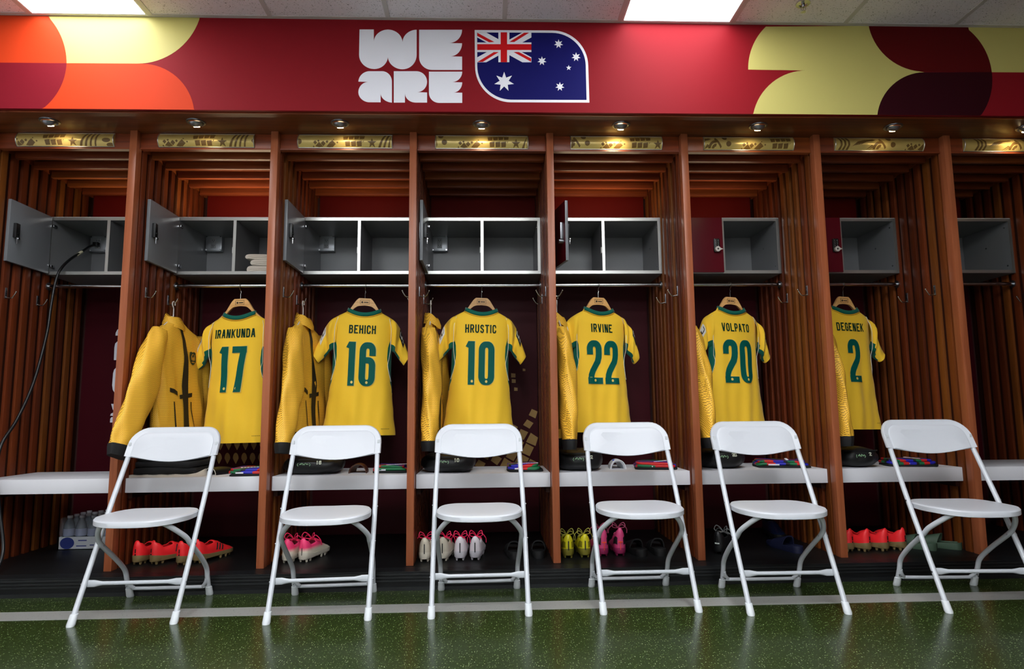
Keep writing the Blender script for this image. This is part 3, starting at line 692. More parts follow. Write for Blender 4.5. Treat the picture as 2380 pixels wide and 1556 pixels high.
lock_in = MB().box(-.016, .016, 0, .02, 1.905, 1.99, .004).cyl((0, .02, 1.93), .006, .006, 12, 1).mesh('lock_case'); lock_in.materials.append(BLACK)
cam_me = MB().box(-.004, .012, .02, .026, 1.893, 1.905, .002).box(.004, .01, .02, .025, 1.868, 1.897, .002).cyl((0, .02, 1.9), .008, .008, 14, 1).mesh('cam_latch'); cam_me.materials.append(CHROME)
key = MB().box(-.019, .019, -.034, -.018, 1.892, 1.98, .005).mesh('keypad'); key.materials.append(BLACK)
kb = MB()
for r in range(4):
    for c in (-1, 1): kb.cyl((c*.008, -.0355, 1.967-r*.012), .0022, .0016, 8, 1)
kb = kb.mesh('keypad_button'); kb.materials.append(mat('keypad_dots', S(205, 205, 205), .5))
kn = MB().cyl((0, -.05, 1.908), .017, .016, 20, 1).prism([(.012, .008), (.034, .0), (.012, -.008)], lambda u, v, d: (u, -.049+d, 1.908+v), .012).mesh('turn_knob'); kn.materials.append(mat('knob_ivory', S(214, 210, 200), .35))
kd = MB().cyl((0, -.0515, 1.908), .0055, .002, 14, 1).mesh('knob_badge'); kd.materials.append(mat('badge_dark', S(50, 50, 52), .4))
pull = MB().box(-.006, .006, -.036, -.018, 1.9, 2.0, .002).cyl((0, -.046, 1.885), .014, .028, 16, 1).mesh('pull_handle'); pull.materials.append(STEEL)
hin = MB()
for z in (CZ0+.055, CZ1-.055):
    hin.cyl((-HWc+TH, CY0+.03, z), .011, .006, 14, 0).box(-HWc+TH, -HWc+TH+.012, CY0-.004, CY0+.028, z-.008, z+.008, .002)
hin_me = hin.mesh('hinge'); hin_me.materials.append(CHROME)
bolt = MB()
for y_, z_ in ((CY0+.03, CZ1-.055), (CY0+.03, CZ0+.055), (CY0+.2, (CZ0+CZ1)/2+.03)): bolt.cyl((HWc-TH-.004, y_, z_), .0055, .004, 12, 0)
bolt_me = bolt.mesh('shelf_bolt'); bolt_me.materials.append(CHROME)
strike = MB().box(-.02, -.014, CY0+.004, CY0+.03, 1.895, 1.935, .003).mesh('strike_plate'); strike.materials.append(mat('strike_white', S(215, 215, 215), .35))
OUTM = mat('outlet_box_steel', S(176, 180, 186), .36, metal=.7)
def outlet(t, x, z):
    y = CY1-.01
    o = MB().box(x-.056, x+.056, y-.045, y, z-.056, z+.056, .01).build('outlet_box', OUTM, t)
    MB().box(x-.017, x+.017, y-.049, y-.045, z-.036, z+.036, .002).build('socket_plate', mat('socket_grey', S(150, 153, 156), .45), o)
    s_ = MB()
    for dz in (-.018, .018):
        for dx in (-.006, .006): s_.box(x+dx-.0013, x+dx+.0013, y-.0497, y-.049, z+dz-.004, z+dz+.006)
        s_.cyl((x, y-.0497, z+dz-.009), .0024, .0008, 10, 1)
    s_.build('socket_slots', BLACK, o)
    s_ = MB()
    for dx in (-.047, .047):
        for dz in (-.047, .047): s_.cyl((x+dx, y-.049, z+dz), .006, .004, 10, 1)
    s_.build('screw', CHROME, o)
STRIP = {0: 14, 1: 40, 2: 16, 4: 28, 5: 14}
OUTX = {0: (229, 567), 1: (497, 566), 2: (759, 566), 3: (1022, 566)}
for b in BAYS:
    st = 'with its grey door swung open' if b < 4 else 'with its red door swung open' if b == 4 else 'with closed red keypad door' if b < 7 else 'half hidden by the post'
    t = thing('locker_cubby', 'grey cubby %s in %s' % (st, BN[b]), 'cubby', (bc(b), 0, 0), 0, 'grey cubbies')
    link('cabinet_shell', shell_me, None, t); link('divider', div_me, None, t); link('edge_trim', edge_me, None, t); link('bounce_sheet', top_me, None, t)
    link('shelf_bolt', bolt_me, None, t); link('strike_plate', strike, None, t); link('hinge', hin_me, None, t)
    op = b <= 4
    d = link('door', door_me, None, t, (-HWc+.004 if not op else -HWc+.022, CY0-.002 if not op else CY0-.012, 0), (0, 0, math.radians(-78.5 if b == 4 else -90 if op else 0)))
    d['label'] = 'open cubby door, grey inside, red outside' if op else 'closed dark red cubby door'
    for me_, nm in ((lock_in, 'lock_case'), (cam_me, 'cam_latch')): link(nm, me_, None, d, (DW-.045, 0, 0))
    if op: link('pull_handle', pull, None, d, (DW-.045, 0, 0))
    else:
        link('keypad', key, None, d, (DW-.045, 0, 0)); link('keypad_button', kb, None, d, (DW-.045, 0, 0)); link('turn_knob', kn, None, d, (DW-.045, 0, 0)); link('knob_badge', kd, None, d, (DW-.045, 0, 0))
    if b in STRIP:
        s_ = MB().box(-.27, .27, CY0+.05, CY0+.085, CZ1+.003, CZ1+.015, .002).build('strip_light', ALU, t)
        MB().box(-.265, .265, CY0+.054, CY0+.081, CZ1+.015, CZ1+.018).build('strip_lens', mat('strip_lens_%s' % BN[b].replace(' ', '_'), S(255, 226, 180), .5, emit=((1, .80, .50, 1), STRIP[b])), s_)
    if b in OUTX:
        q = at(*OUTX[b], 1, CY1-.05); outlet(t, q.x-bc(b), q.z)

# hanging rails and coat hooks
rail_me = MB().tube([(-hw/2+.004, 0, 0), (hw/2-.004, 0, 0)], .0125, 16).mesh('rail'); rail_me.materials.append(CHROME)
fg = MB()
for s_ in (-1, 1):
    fg.cyl((s_*(hw/2-.0005) if s_ < 0 else hw/2-.0085, 0, 0), .024, .008, 18, 0)
fl_me = fg.mesh('rail_flange'); fl_me.materials.append(STEEL)
RY, RZ = .53, 1.69
for b in BAYS:
    t = thing('hanging_rail', 'chrome hanging rail under the cubby in %s' % BN[b], 'rail', (bc(b), RY, RZ), 0, 'chrome hanging rails')
    link('rail', rail_me, None, t); link('rail_flange', fl_me, None, t)
hk_p = MB().box(0, .0035, -.008, .008, -.03, .03, .001).mesh('hook_plate'); hk_p.materials.append(STEEL)
hk_w = MB().tube(smooth([(.003, 0, -.024), (.022, 0, -.029), (.036, 0, -.027), (.05, 0, -.008), (.056, 0, .004)], 4), .0032, 8).ball((.057, 0, .006), .005, .005, .005).mesh('hook_prong'); hk_w.materials.append(BRASS)
hk_s = MB().cyl((.0032, 0, .016), .0035, .0012, 8, 0).cyl((.0032, 0, -.004), .0035, .0012, 8, 0).mesh('hook_screw'); hk_s.materials.append(BLACK)
HY = (.183, .444)
for b in BAYS:
    for side in ('left', 'right'):
        for n, y in enumerate(HY):
            if side == 'right' and b < 2: continue
            if side == 'left' and (b == 7 or (b in (5, 6) and n == 0)): continue
            t = thing('coat_hook', '%s steel coat hook on the %s slatted wall of %s' % (('front', 'rear')[n], side, BN[b]), 'hook', (bl(b) if side == 'left' else br(b), y, 1.585), 0 if side == 'left' else PI, 'steel coat hooks')
            link('hook_plate', hk_p, None, t); link('hook_prong', hk_w, None, t); link('hook_screw', hk_s, None, t)
# ================================================================== FOLDING CHAIRS
# local frame: origin on the floor midway between the front feet, +y towards the lockers
LEAN = .56
def make_chair():
    P = {}
    def leg(s):
        top = smooth([(s*.2125, LEAN*.012, .012), (s*.2125, LEAN*.1, .1), (s*.2125, LEAN*.3, .3), (s*.211, LEAN*.5, .5), (s*.205, LEAN*.69, .69), (s*.203, LEAN*.75, .75)], 4)
        return MB().tube(top, .0115, 12).mesh('front_leg')
    def rear(s):
        return MB().tube(smooth([(s*.19, .443, .015), (s*.191, .41, .09), (s*.193, .385, .145), (s*.196, .30, .215), (s*.196, .175, .30), (s*.192, .135, .335), (s*.168, .085, .375), (s*.14, .05, .405), (s*.115, .04, .418)], 5), .0115, 12).mesh('rear_leg')
    for nm, fn, m in (('front_leg', leg, TUBE), ('rear_leg', rear, TUBE)):
        for s in (-1, 1):
            me = fn(s); me.materials.append(m); P[(nm, s)] = me
    def cap(x, y, ly):
        r = [(.0125, .046), (.0155, .044), (.0165, .02), (.0175, .006), (.0155, 0)]
        A = [2*PI*i/16 for i in range(16)]
        return MB().loft([[(x+rr*math.cos(a), y+ly*z+rr*math.sin(a), z) for a in A] for rr, z in r])
    caps = [('foot_cap', cap(s*.2125, 0, LEAN)) for s in (-1, 1)]+[('foot_cap', cap(s*.19, .45, -.42)) for s in (-1, 1)]
    # front brace with flattened ends
    b = MB(); zb = .152; yb = LEAN*zb+.004; n = 14
    secs = []
    for x, hh, dd in ((-.205, .015, .003), (-.175, .015, .003), (-.155, .011, .006), (-.14, .0085, .0085), (.14, .0085, .0085), (.155, .011, .006), (.175, .015, .003), (.205, .015, .003)):
        secs.append([(x, yb+.006+dd*math.cos(a), zb+hh*math.sin(a)) for a in [2*PI*i/n for i in range(n)]])
    b.loft(secs)
    # rear cross bar, bent up at the ends
    rb = MB().tube(smooth([(-.188, .405, .088), (-.182, .412, .07), (-.165, .425, .05), (-.14, .43, .044), (.14, .43, .044), (.165, .425, .05), (.182, .412, .07), (.188, .405, .088)], 5), .0085, 10)
    riv = MB()
    for s in (-1, 1):
        for z in (.152, .30, .445): riv.cyl((s*.2125+(.008 if s > 0 else -.013), LEAN*z-.002, z), .0045, .005, 10, 0)
        riv.cyl((s*.197-.012 if s > 0 else -.197-.012, LEAN*.3+.006, .3), .005, .024, 8, 0)
        for z in (.06, .09): riv.cyl((s*.19-.002, .41, z), .004, .003, 8, 1)
    # seat: D-shaped moulded shell
    def outl(t, k=1.0):
        # t 0..1 round the outline, superellipse, squarer at the back
        a = 2*PI*t; c, s_ = math.cos(a), math.sin(a)
        p = .62 if s_ < 0 else .42
        hx = .2 if s_ < 0 else .2-.022*s_
        x = hx*math.copysign(abs(c)**p, c)*k; y = .172+(.182 if s_ < 0 else .19)*math.copysign(abs(s_)**(.8 if s_ < 0 else .55), s_)*k
        return x, y
    N = 56
    def top(x, y):
        d = min(1, (abs(x)/.2)**2*.5+((y-.172)/.19)**2*.5)
        return .446-.012*(1-d)-.008*max(0, (.1-y)/.1)**1.5
    sr = []
    for k, dz in ((.02, 0), (.25, 0), (.5, 0), (.75, 0), (.92, 0), (.975, -.002), (1, -.008), (1, -.027), (.985, -.029), (.96, -.024), (.9, -.012), (.5, -.012), (.02, -.012)):
        ring = []
        for i in range(N):
            x, y = outl(i/N, k); xx, yy = outl(i/N, min(k, .92) if k > .92 else k)
            ring.append((x, y, top(xx, yy)+dz))
        sr.append(ring)
    seat = MB().loft(sr)
    # backrest: rounded outline swept thick, wrapped round the tubes
    R = .085
    def back_ring(k, off, lim=None):
        W, z0, z1 = .2225*k[0], .688+k[1], .826-k[2]
        r = max(.012, R-(.2225-W))
        pts = []
        pts += [(-W+2*W*i/14, z0-.028*math.sin(PI*i/14)) for i in range(15)]
        pts += [(W, z0+(z1-r-z0)*i/3) for i in (1, 2)]
        pts += [(W-r+r*math.cos(a), z1-r+r*math.sin(a)) for a in [PI/2*i/7 for i in range(8)]]
        pts += [(-(W-r)+r*math.cos(a), z1-r+r*math.sin(a)) for a in [PI/2+PI/2*i/7 for i in range(8)]]
        pts += [(-W, z0+(z1-r-z0)*i/3) for i in (2, 1)]
        return [(x, LEAN*z-.003+.026*(1-(x/.2225)**2)+off, z) for x, z in pts]
    fr = MB().loft([back_ring((.90, .012, .02), .012), back_ring((.985, .001, .002), .012), back_ring((1, 0, 0), .006), back_ring((1, 0, 0), -.008), back_ring((.985, .001, .003), -.0145), back_ring((.90, .006, .022), -.0155), back_ring((.86, .004, .028), -.013)], capa=True, capb=True)
    pn = MB().loft([back_ring((.865, .002, .026), -.0125), back_ring((.86, -.002, .028), -.018), back_ring((.83, .0, .036), -.0215), back_ring((.5, .05, .06), -.0215)], capa=False)
    clip = [MB().box(s*.2085-.0055, s*.2085+.0055, LEAN*.745-.0215, LEAN*.745-.014, .736, .754, .001) for s in (-1, 1)]
    sc = [MB().cyl((s*.2085, LEAN*.75-.0225, .749), .0028, .002, 10, 1) for s in (-1, 1)]
    return P, caps, b, rb, riv, seat, fr, pn, clip, sc
P, caps, b_, rb_, riv_, seat_, fr_, pn_, clip_, sc_ = make_chair()
first = None
CH = [(-1.5295, -.605, 1.6), (-.7025, -.6205, 3.9), (-.0055, -.600, 1.3), (.748, -.5965, .6), (1.3805, -.6625, -1.2), (2.244, -.696, -3.6)]
CL = ['white folding chair in front of the seventeen bay, leftmost of six', 'white folding chair in front of the sixteen bay', 'white folding chair in front of the ten bay', 'white folding chair in front of the twenty-two bay', 'white folding chair in front of the twenty bay', 'white folding chair in front of the two bay, cut by the frame']
for (x, y, a), lab in zip(CH, CL):
    if first is None:
        t = thing('folding_chair', lab, 'chair', (x, y, 0), math.radians(a), 'white folding chairs')
        for (nm, s), me in P.items(): link(nm, me, None, t)
        for nm, m in caps: m.build(nm, CAPM, t)
        b_.build('front_brace', TUBE, t); rb_.build('rear_crossbar', TUBE, t); riv_.build('rivets', STEEL, t)
        seat_.build('seat', WHITE, t)
        bk = fr_.build('backrest', WHITE, t); pn_.build('back_panel', WHITE, bk); [m.build('clip', CAPM, bk) for m in clip_]; [m.build('screw', BLACK, bk) for m in sc_]
        first = t
    else:
        t = dup(first, None, (x, y, 0), math.radians(a)); t['label'] = lab

# ================================================================== SHIRTS ON WOODEN HANGERS
ZU = .000591                      # metres per traced unit
def sx(u): return (u-775)*ZU
def sz(v): return -(v+73)*ZU      # below the rail
# back-panel half width, by z (negative downwards)
HW_T = [(-.93, .222), (-.80, .205), (-.68, .192), (-.55, .180), (-.41, .178), (-.33, .180), (-.26, .184), (-.215, .186), (-.19, .150), (-.165, .107), (-.148, .098)]
TK_T = [(-.93, .085), (-.7, .075), (-.5, .062), (-.35, .055), (-.25, .045), (-.19, .032), (-.15, .03)]
# inner edge of the green side panel
PI_T = [(-.70, .20), (-.66, .192), (-.60, .176), (-.52, .160), (-.45, .153), (-.40, .155), (-.33, .168), (-.275, .183), (-.2, .2)]
def folds(x, z, sd):
    k = max(0, min(1, (-z-.2)/.7))
    return .0085*k*math.sin(x*34+sd+z*2.2)+.005*k*math.sin(x*71-z*5+sd*2)+.003*math.sin(z*19+x*15+sd)+.004*k*math.sin(x*20+z*11+sd*.7)
def surf(x, z, sd, side=-1):
    w = slerp(HW_T, z); t = slerp(TK_T, z); q = min(1, abs(x)/w)
    return side*t*(1-q**3.0)**.55+folds(x, z, sd)*(1-q**4)
def neck(x):                      # neckline height at x on the back
    q = min(1, abs(x)/.1); return -.178+.032*q*q
def make_shirt(t, sd, name, number, badge_l=True, badge_r=True):
    zs = [-.93+.02*i for i in range(40) if -.93+.02*i < -.15]+[-.158, -.15]
    NC, NP = 26, 4
    cols = []
    verts = []; rows = []
    def rowpts(z, side):
        w = slerp(HW_T, z); xi = min(w*.985, slerp(PI_T, z)) if z > -.70 else w*.985
        xs = [-w+(w-xi)*i/NP for i in range(NP)]+[-xi+2*xi*i/NC for i in range(NC+1)]+[xi+(w-xi)*(i+1)/NP for i in range(NP)]
        zz = z
        return [(x, surf(x, z, sd, side), (min(z, neck(x) if side < 0 else neck(x)-.05*(1-min(1, abs(x)/.1)**2)) if z > -.26 else z)) for x in xs]
    body = MB(); grn = MB()
    for side in (-1, 1):
        G = [rowpts(z, side) for z in zs]
        # let the neckline pull the rows below it down
        n = len(G[0]); V = [p for r in G for p in r]
        fb, fg = [], []
        for i in range(len(G)-1):
            for j in range(n-1):
                f = (i*n+j, i*n+j+1, (i+1)*n+j+1, (i+1)*n+j)
                z = (zs[i]+zs[i+1])/2
                green = (j < NP or j >= n-1-NP) and -.68 < z < -.255
                (fg if green else fb).append(f)
        body.add(V, fb); grn.add(V, fg)
    body.build('shirt_body', YEL, t, angle=60); grn.build('side_panel', GRN, t, angle=60)
    # hem band
    # sleeves
    for s in (-1, 1):
        outp = smooth([(.156, -.196), (.184, -.211), (.212, -.238), (.236, -.275), (.262, -.35), (.30, -.442)], 4)
        inp = smooth([(.168, -.41), (.19, -.415), (.203, -.43), (.222, -.452), (.24, -.475), (.262, -.497)], 4)
        if s > 0: outp = [Vector((p.x*.93+.012, p.y)) for p in outp]; inp = [Vector((p.x*.9+.02, p.y)) for p in inp]
        m = len(outp); n = 20; rings = []
        for i in range(m):
            o, q = outp[i], inp[i]; c = (o+q)/2; h = (o-q)/2; th = .042+.006*math.sin(i*.9+sd)-.012*(i/m)
            rings.append([(s*(c.x+h.x*math.cos(a)), th*math.sin(a)*(1+.1*math.sin(3*a+sd+i*.4))+.01*math.sin(i*.5+sd), c.y+h.y*math.cos(a)) for a in [2*PI*k/n for k in range(n)]])
        V = [p for r in rings for p in r]; fy, fg = [], []
        for i in range(m-1):
            for k in range(n):
                f = (i*n+k, i*n+(k+1) % n, (i+1)*n+(k+1) % n, (i+1)*n+k)
                (fg if abs((k+.5)-n/2) < 3.5-3.2*i/m and i < m*.85 else fy).append(f)
        sl = MB().add(V, fy).build('sleeve', YEL, t, angle=60); MB().add(V, fg).build('underarm_gusset', GRN, t, angle=60)
        # piping down the armhole and along the panel
        pth = [(.157, -.205), (.162, -.225), (.171, -.27), (.172, -.33), (.171, -.40), (.160+.004, -.46), (.158, -.5), (.168, -.55), (.182, -.60)]
        pp = smooth([(x, z, 0) for x, z in pth], 5)
        MB().tube([(s*p.x, min(surf(min(p.x, slerp(HW_T, p.y)*.98), p.y, sd)-.0022, lerp([(-.62, 0), (-.52, 0), (-.46, -.03), (-.41, -.042), (-.3, -.044), (-.25, -.034), (-.21, -.008), (-.2, 0)], p.y)), p.y) for p in pp], .0016, 6).build('piping', PIPE, t)
        if (s < 0 and badge_l) or (s > 0 and badge_r):
            i0, i1 = int(m*.55), int(m*.80); V = []; Bv = []
            for i in range(i0, i1+1):
                for a in (PI*1.92, PI*1.82, PI*1.72, PI*1.62):
                    o, q = outp[i], inp[i]; c = (o+q)/2; h = (o-q)/2; th = .042+.006*math.sin(i*.9+sd)-.012*(i/m)
                    Bv.append((s*(c.x+h.x*math.cos(a)*1.015), th*math.sin(a)*(1+.1*math.sin(3*a+sd+i*.4))*1.03+.01*math.sin(i*.5+sd)-.0012, c.y+h.y*math.cos(a)*1.015))
            nn = i1-i0
            F = [(i*4+j, i*4+j+1, i*4+j+5, i*4+j+4) for i in range(nn) for j in range(3)]
            bo = MB().add(Bv, F).build('sleeve_badge', mat('badge_white', S(232, 230, 224), .6) if s < 0 else mat('badge_black', S(18, 18, 22), .6), t)
            # a simple mark in the middle of the badge
            mk = MB()
            for (a0, a1, b0, b1) in ((.12, .2, .3, .7), (.2, .5, .62, .74), (.5, .62, .3, .7), (.72, .86, .3, .42), (.72, .86, .56, .68)):
                def ev(u, v):
                    r0 = u*nn; i = min(nn-1, int(r0)); fu = r0-i; j0 = v*3; j = min(2, int(j0)); fv = j0-j
                    A_ = Vector(Bv[i*4+j]).lerp(Vector(Bv[i*4+j+1]), fv); B2 = Vector(Bv[(i+1)*4+j]).lerp(Vector(Bv[(i+1)*4+j+1]), fv)
                    q = A_.lerp(B2, fu); return (q.x+s*.0007, q.y-.0009, q.z)
                mk.add([ev(a0, b0), ev(a0, b1), ev(a1, b1), ev(a1, b0)], [(0, 1, 2, 3)])
            mk.build('badge_mark', BLACK if s < 0 else PIPE, bo, angle=0)
    # collar: green band round the neck
    col = MB()
    for dz0, dz1, off in ((.002, -.021, -.003),):
        A = [-.1+.2*i/20 for i in range(21)]
        f0 = [(x, surf(x, neck(x), sd)-.003, neck(x)+.004) for x in A]; f1 = [(x*1.06, surf(x, neck(x)-.02, sd)-.004, neck(x)-.02) for x in A]
        g0 = [(x, -surf(x, neck(x), 0)+.002, neck(x)-.03*(1-(x/.1)**2)+.004) for x in A]; g1 = [(x*1.04, -surf(x, neck(x), 0)+.003, neck(x)-.03*(1-(x/.1)**2)-.016) for x in A]
        n = 21
        col.add(f0+f1, [(i, i+1, n+i+1, n+i) for i in range(n-1)]); col.add(g0+g1, [(i, i+1, n+i+1, n+i) for i in range(n-1)])
    co = col.build('collar', GRN, t, angle=60); sm = co.modifiers.new('thick', 'SOLIDIFY'); sm.thickness = .004; sm.offset = 0
    MB().tube([(x*1.1, surf(x*1.05, neck(x)-.025, sd)-.003, neck(x)-.0265) for x in A], .0016, 6).build('collar_seam', mat('seam_shadow_yellow', S(196, 140, 20), .7), t)
    # lettering
    def on(off): return lambda u, v: (u, surf(u, v, sd)-off, v)
    mb = MB(); word(mb, name, -.004, -.309, .0535, on(.004), .46, .15, .12); mb.build('name_print', NAMEG, t, angle=0)
    W = {'1': .062, '7': .088, '6': .098, '0': .098, '2': .098}; H, y0, SWd = .272, -.634, .039
    tot = sum(W[c] for c in number)+.016*(len(number)-1)
    for mm, ex, off, nm in ((NUMO, .0052, .0034, 'number_outline'), (NUMG, 0, .0058, 'number_print')):
        mb = MB(); x = -.004-tot/2
        for c in number:
            dx = .0022 if ex else 0
            if c == '1':
                glyph(mb, c, x-ex/2-.010+dx, y0-ex/2, W[c]+ex+.02, H+ex, SWd+ex, on(off), .012)
            else: glyph(mb, c, x-ex/2+dx, y0-ex/2, W[c]+ex, H+ex, SWd+ex, on(off), .012)
            x += W[c]+.016
        mb.build(nm, mm, t, angle=0)
    mb = MB(); x = -.004-tot/2
    for c in number:
        cx = x+{'1': W[c]*.62, '7': W[c]*.36}.get(c, W[c]*.5); f = on(.0072)
        ring = [f(cx+.0075*math.cos(a), y0+.022+.0085*math.sin(a)) for a in [2*PI*i/14 for i in range(14)]]
        mb.add(ring, [tuple(range(14))]); x += W[c]+.016
    mb.build('number_crest', NUMO, t, angle=0)
    mb = MB()
    for i in range(6): x = .135+i*.0085; f = on(.0036); mb.add([f(x, -.893), f(x+.005, -.893), f(x+.005, -.889), f(x, -.889)], [(0, 1, 2, 3)])
    mb.build('hem_print', mat('hem_print_brown', S(150, 110, 30), .7), t, angle=0)

def make_hanger(t):
    o = []
    top = [(-.036, -.083), (.036, -.083)]
    rt = smooth([(.036, -.083, 0), (.052, -.098, 0), (.07, -.125, 0), (.092, -.158, 0), (.13, -.196, 0), (.165, -.222, 0)], 5)
    lo = smooth([(.165, -.232, 0), (.128, -.212, 0), (.09, -.178, 0), (.066, -.152, 0), (.04, -.134, 0), (.0, -.129, 0)], 5)
    R = [(p.x, p.y) for p in rt]+[(p.x, p.y) for p in lo]; Lh = [(-x, y) for x, y in reversed(R[:-1])]
    MB().prism(R+Lh, lambda u, v, d: (u, -.008+d+.06*abs(u)**1.6*1.0, v), .014).build('hanger_body', WHG, t)
    MB().tube(smooth([(0, 0, -.085), (0, 0, -.05), (.003, 0, -.045), (.0, 0, -.03), (.0, -.015, -.012), (0, -.0165, 0), (0, -.012, .012), (0, 0, .017), (0, .012, .012), (0, .0165, 0), (0, .014, -.006)], 4), .0026, 8).build('hook', BRASS, t)
    lb = MB(); y = -.0085
    for x0, x1, z0, z1 in ((-.029, .029, -.096, -.0945), (-.029, .029, -.1215, -.12), (-.029, -.0275, -.12, -.096), (.0275, .029, -.12, -.096), (-.006, .022, -.1115, -.1055)): lb.box(x0, x1, y-.0006, y+.001, z0, z1)
    lb.cyl((-.016, y-.0006, -.1085), .0062, .0016, 14, 1)
    lb.build('stamped_logo', mat('stamp_dark', S(52, 40, 26), .6), t)

WDN = {'17': 'seventeen', '16': 'sixteen', '10': 'ten', '22': 'twenty-two', '20': 'twenty', '2': 'two'}
SH = [(1, 'IRANKUNDA', '17', (560, 664), -9, 1.0, 'leftmost shirt'), (2, 'BEHICH', '16', (850, 664), 7, 1.5, ''), (3, 'HRUSTIC', '10', (1120, 664), 5, 2.6, ''), (4, 'IRVINE', '22', (1390, 664), 17, 4.1, ''), (5, 'VOLPATO', '20', (1696, 664), 17, 5.2, ''), (6, 'DEGENEK', '2', (1958, 664), 15, 0.4, '')]
for b, nm, num, px, rz, sd, _ in SH:
    q = at(*px, 1, RY)
    h = thing('clothes_hanger', 'pale wooden hanger carrying the yellow shirt number %s' % WDN[num], 'hanger', (q.x, RY, RZ), math.radians(rz), 'wooden hangers')
    make_hanger(h); h.rotation_euler = (0, math.radians(1.6 if b in (2, 3) else .8 if b > 3 else -1), math.radians(rz))
    t = thing('football_shirt', 'yellow football shirt with green number %s on its back, on hanger' % WDN[num], 'shirt', (q.x, RY, RZ-.004+(-.012 if b == 1 else 0)), math.radians(rz), 'yellow numbered shirts')
    t.rotation_euler = (0, math.radians(1.6 if b in (2, 3) else .8 if b > 3 else -1), math.radians(rz))
    if b == 1: t.scale = (1.03, 1.03, 1.03)
    make_shirt(t, sd, nm, num)

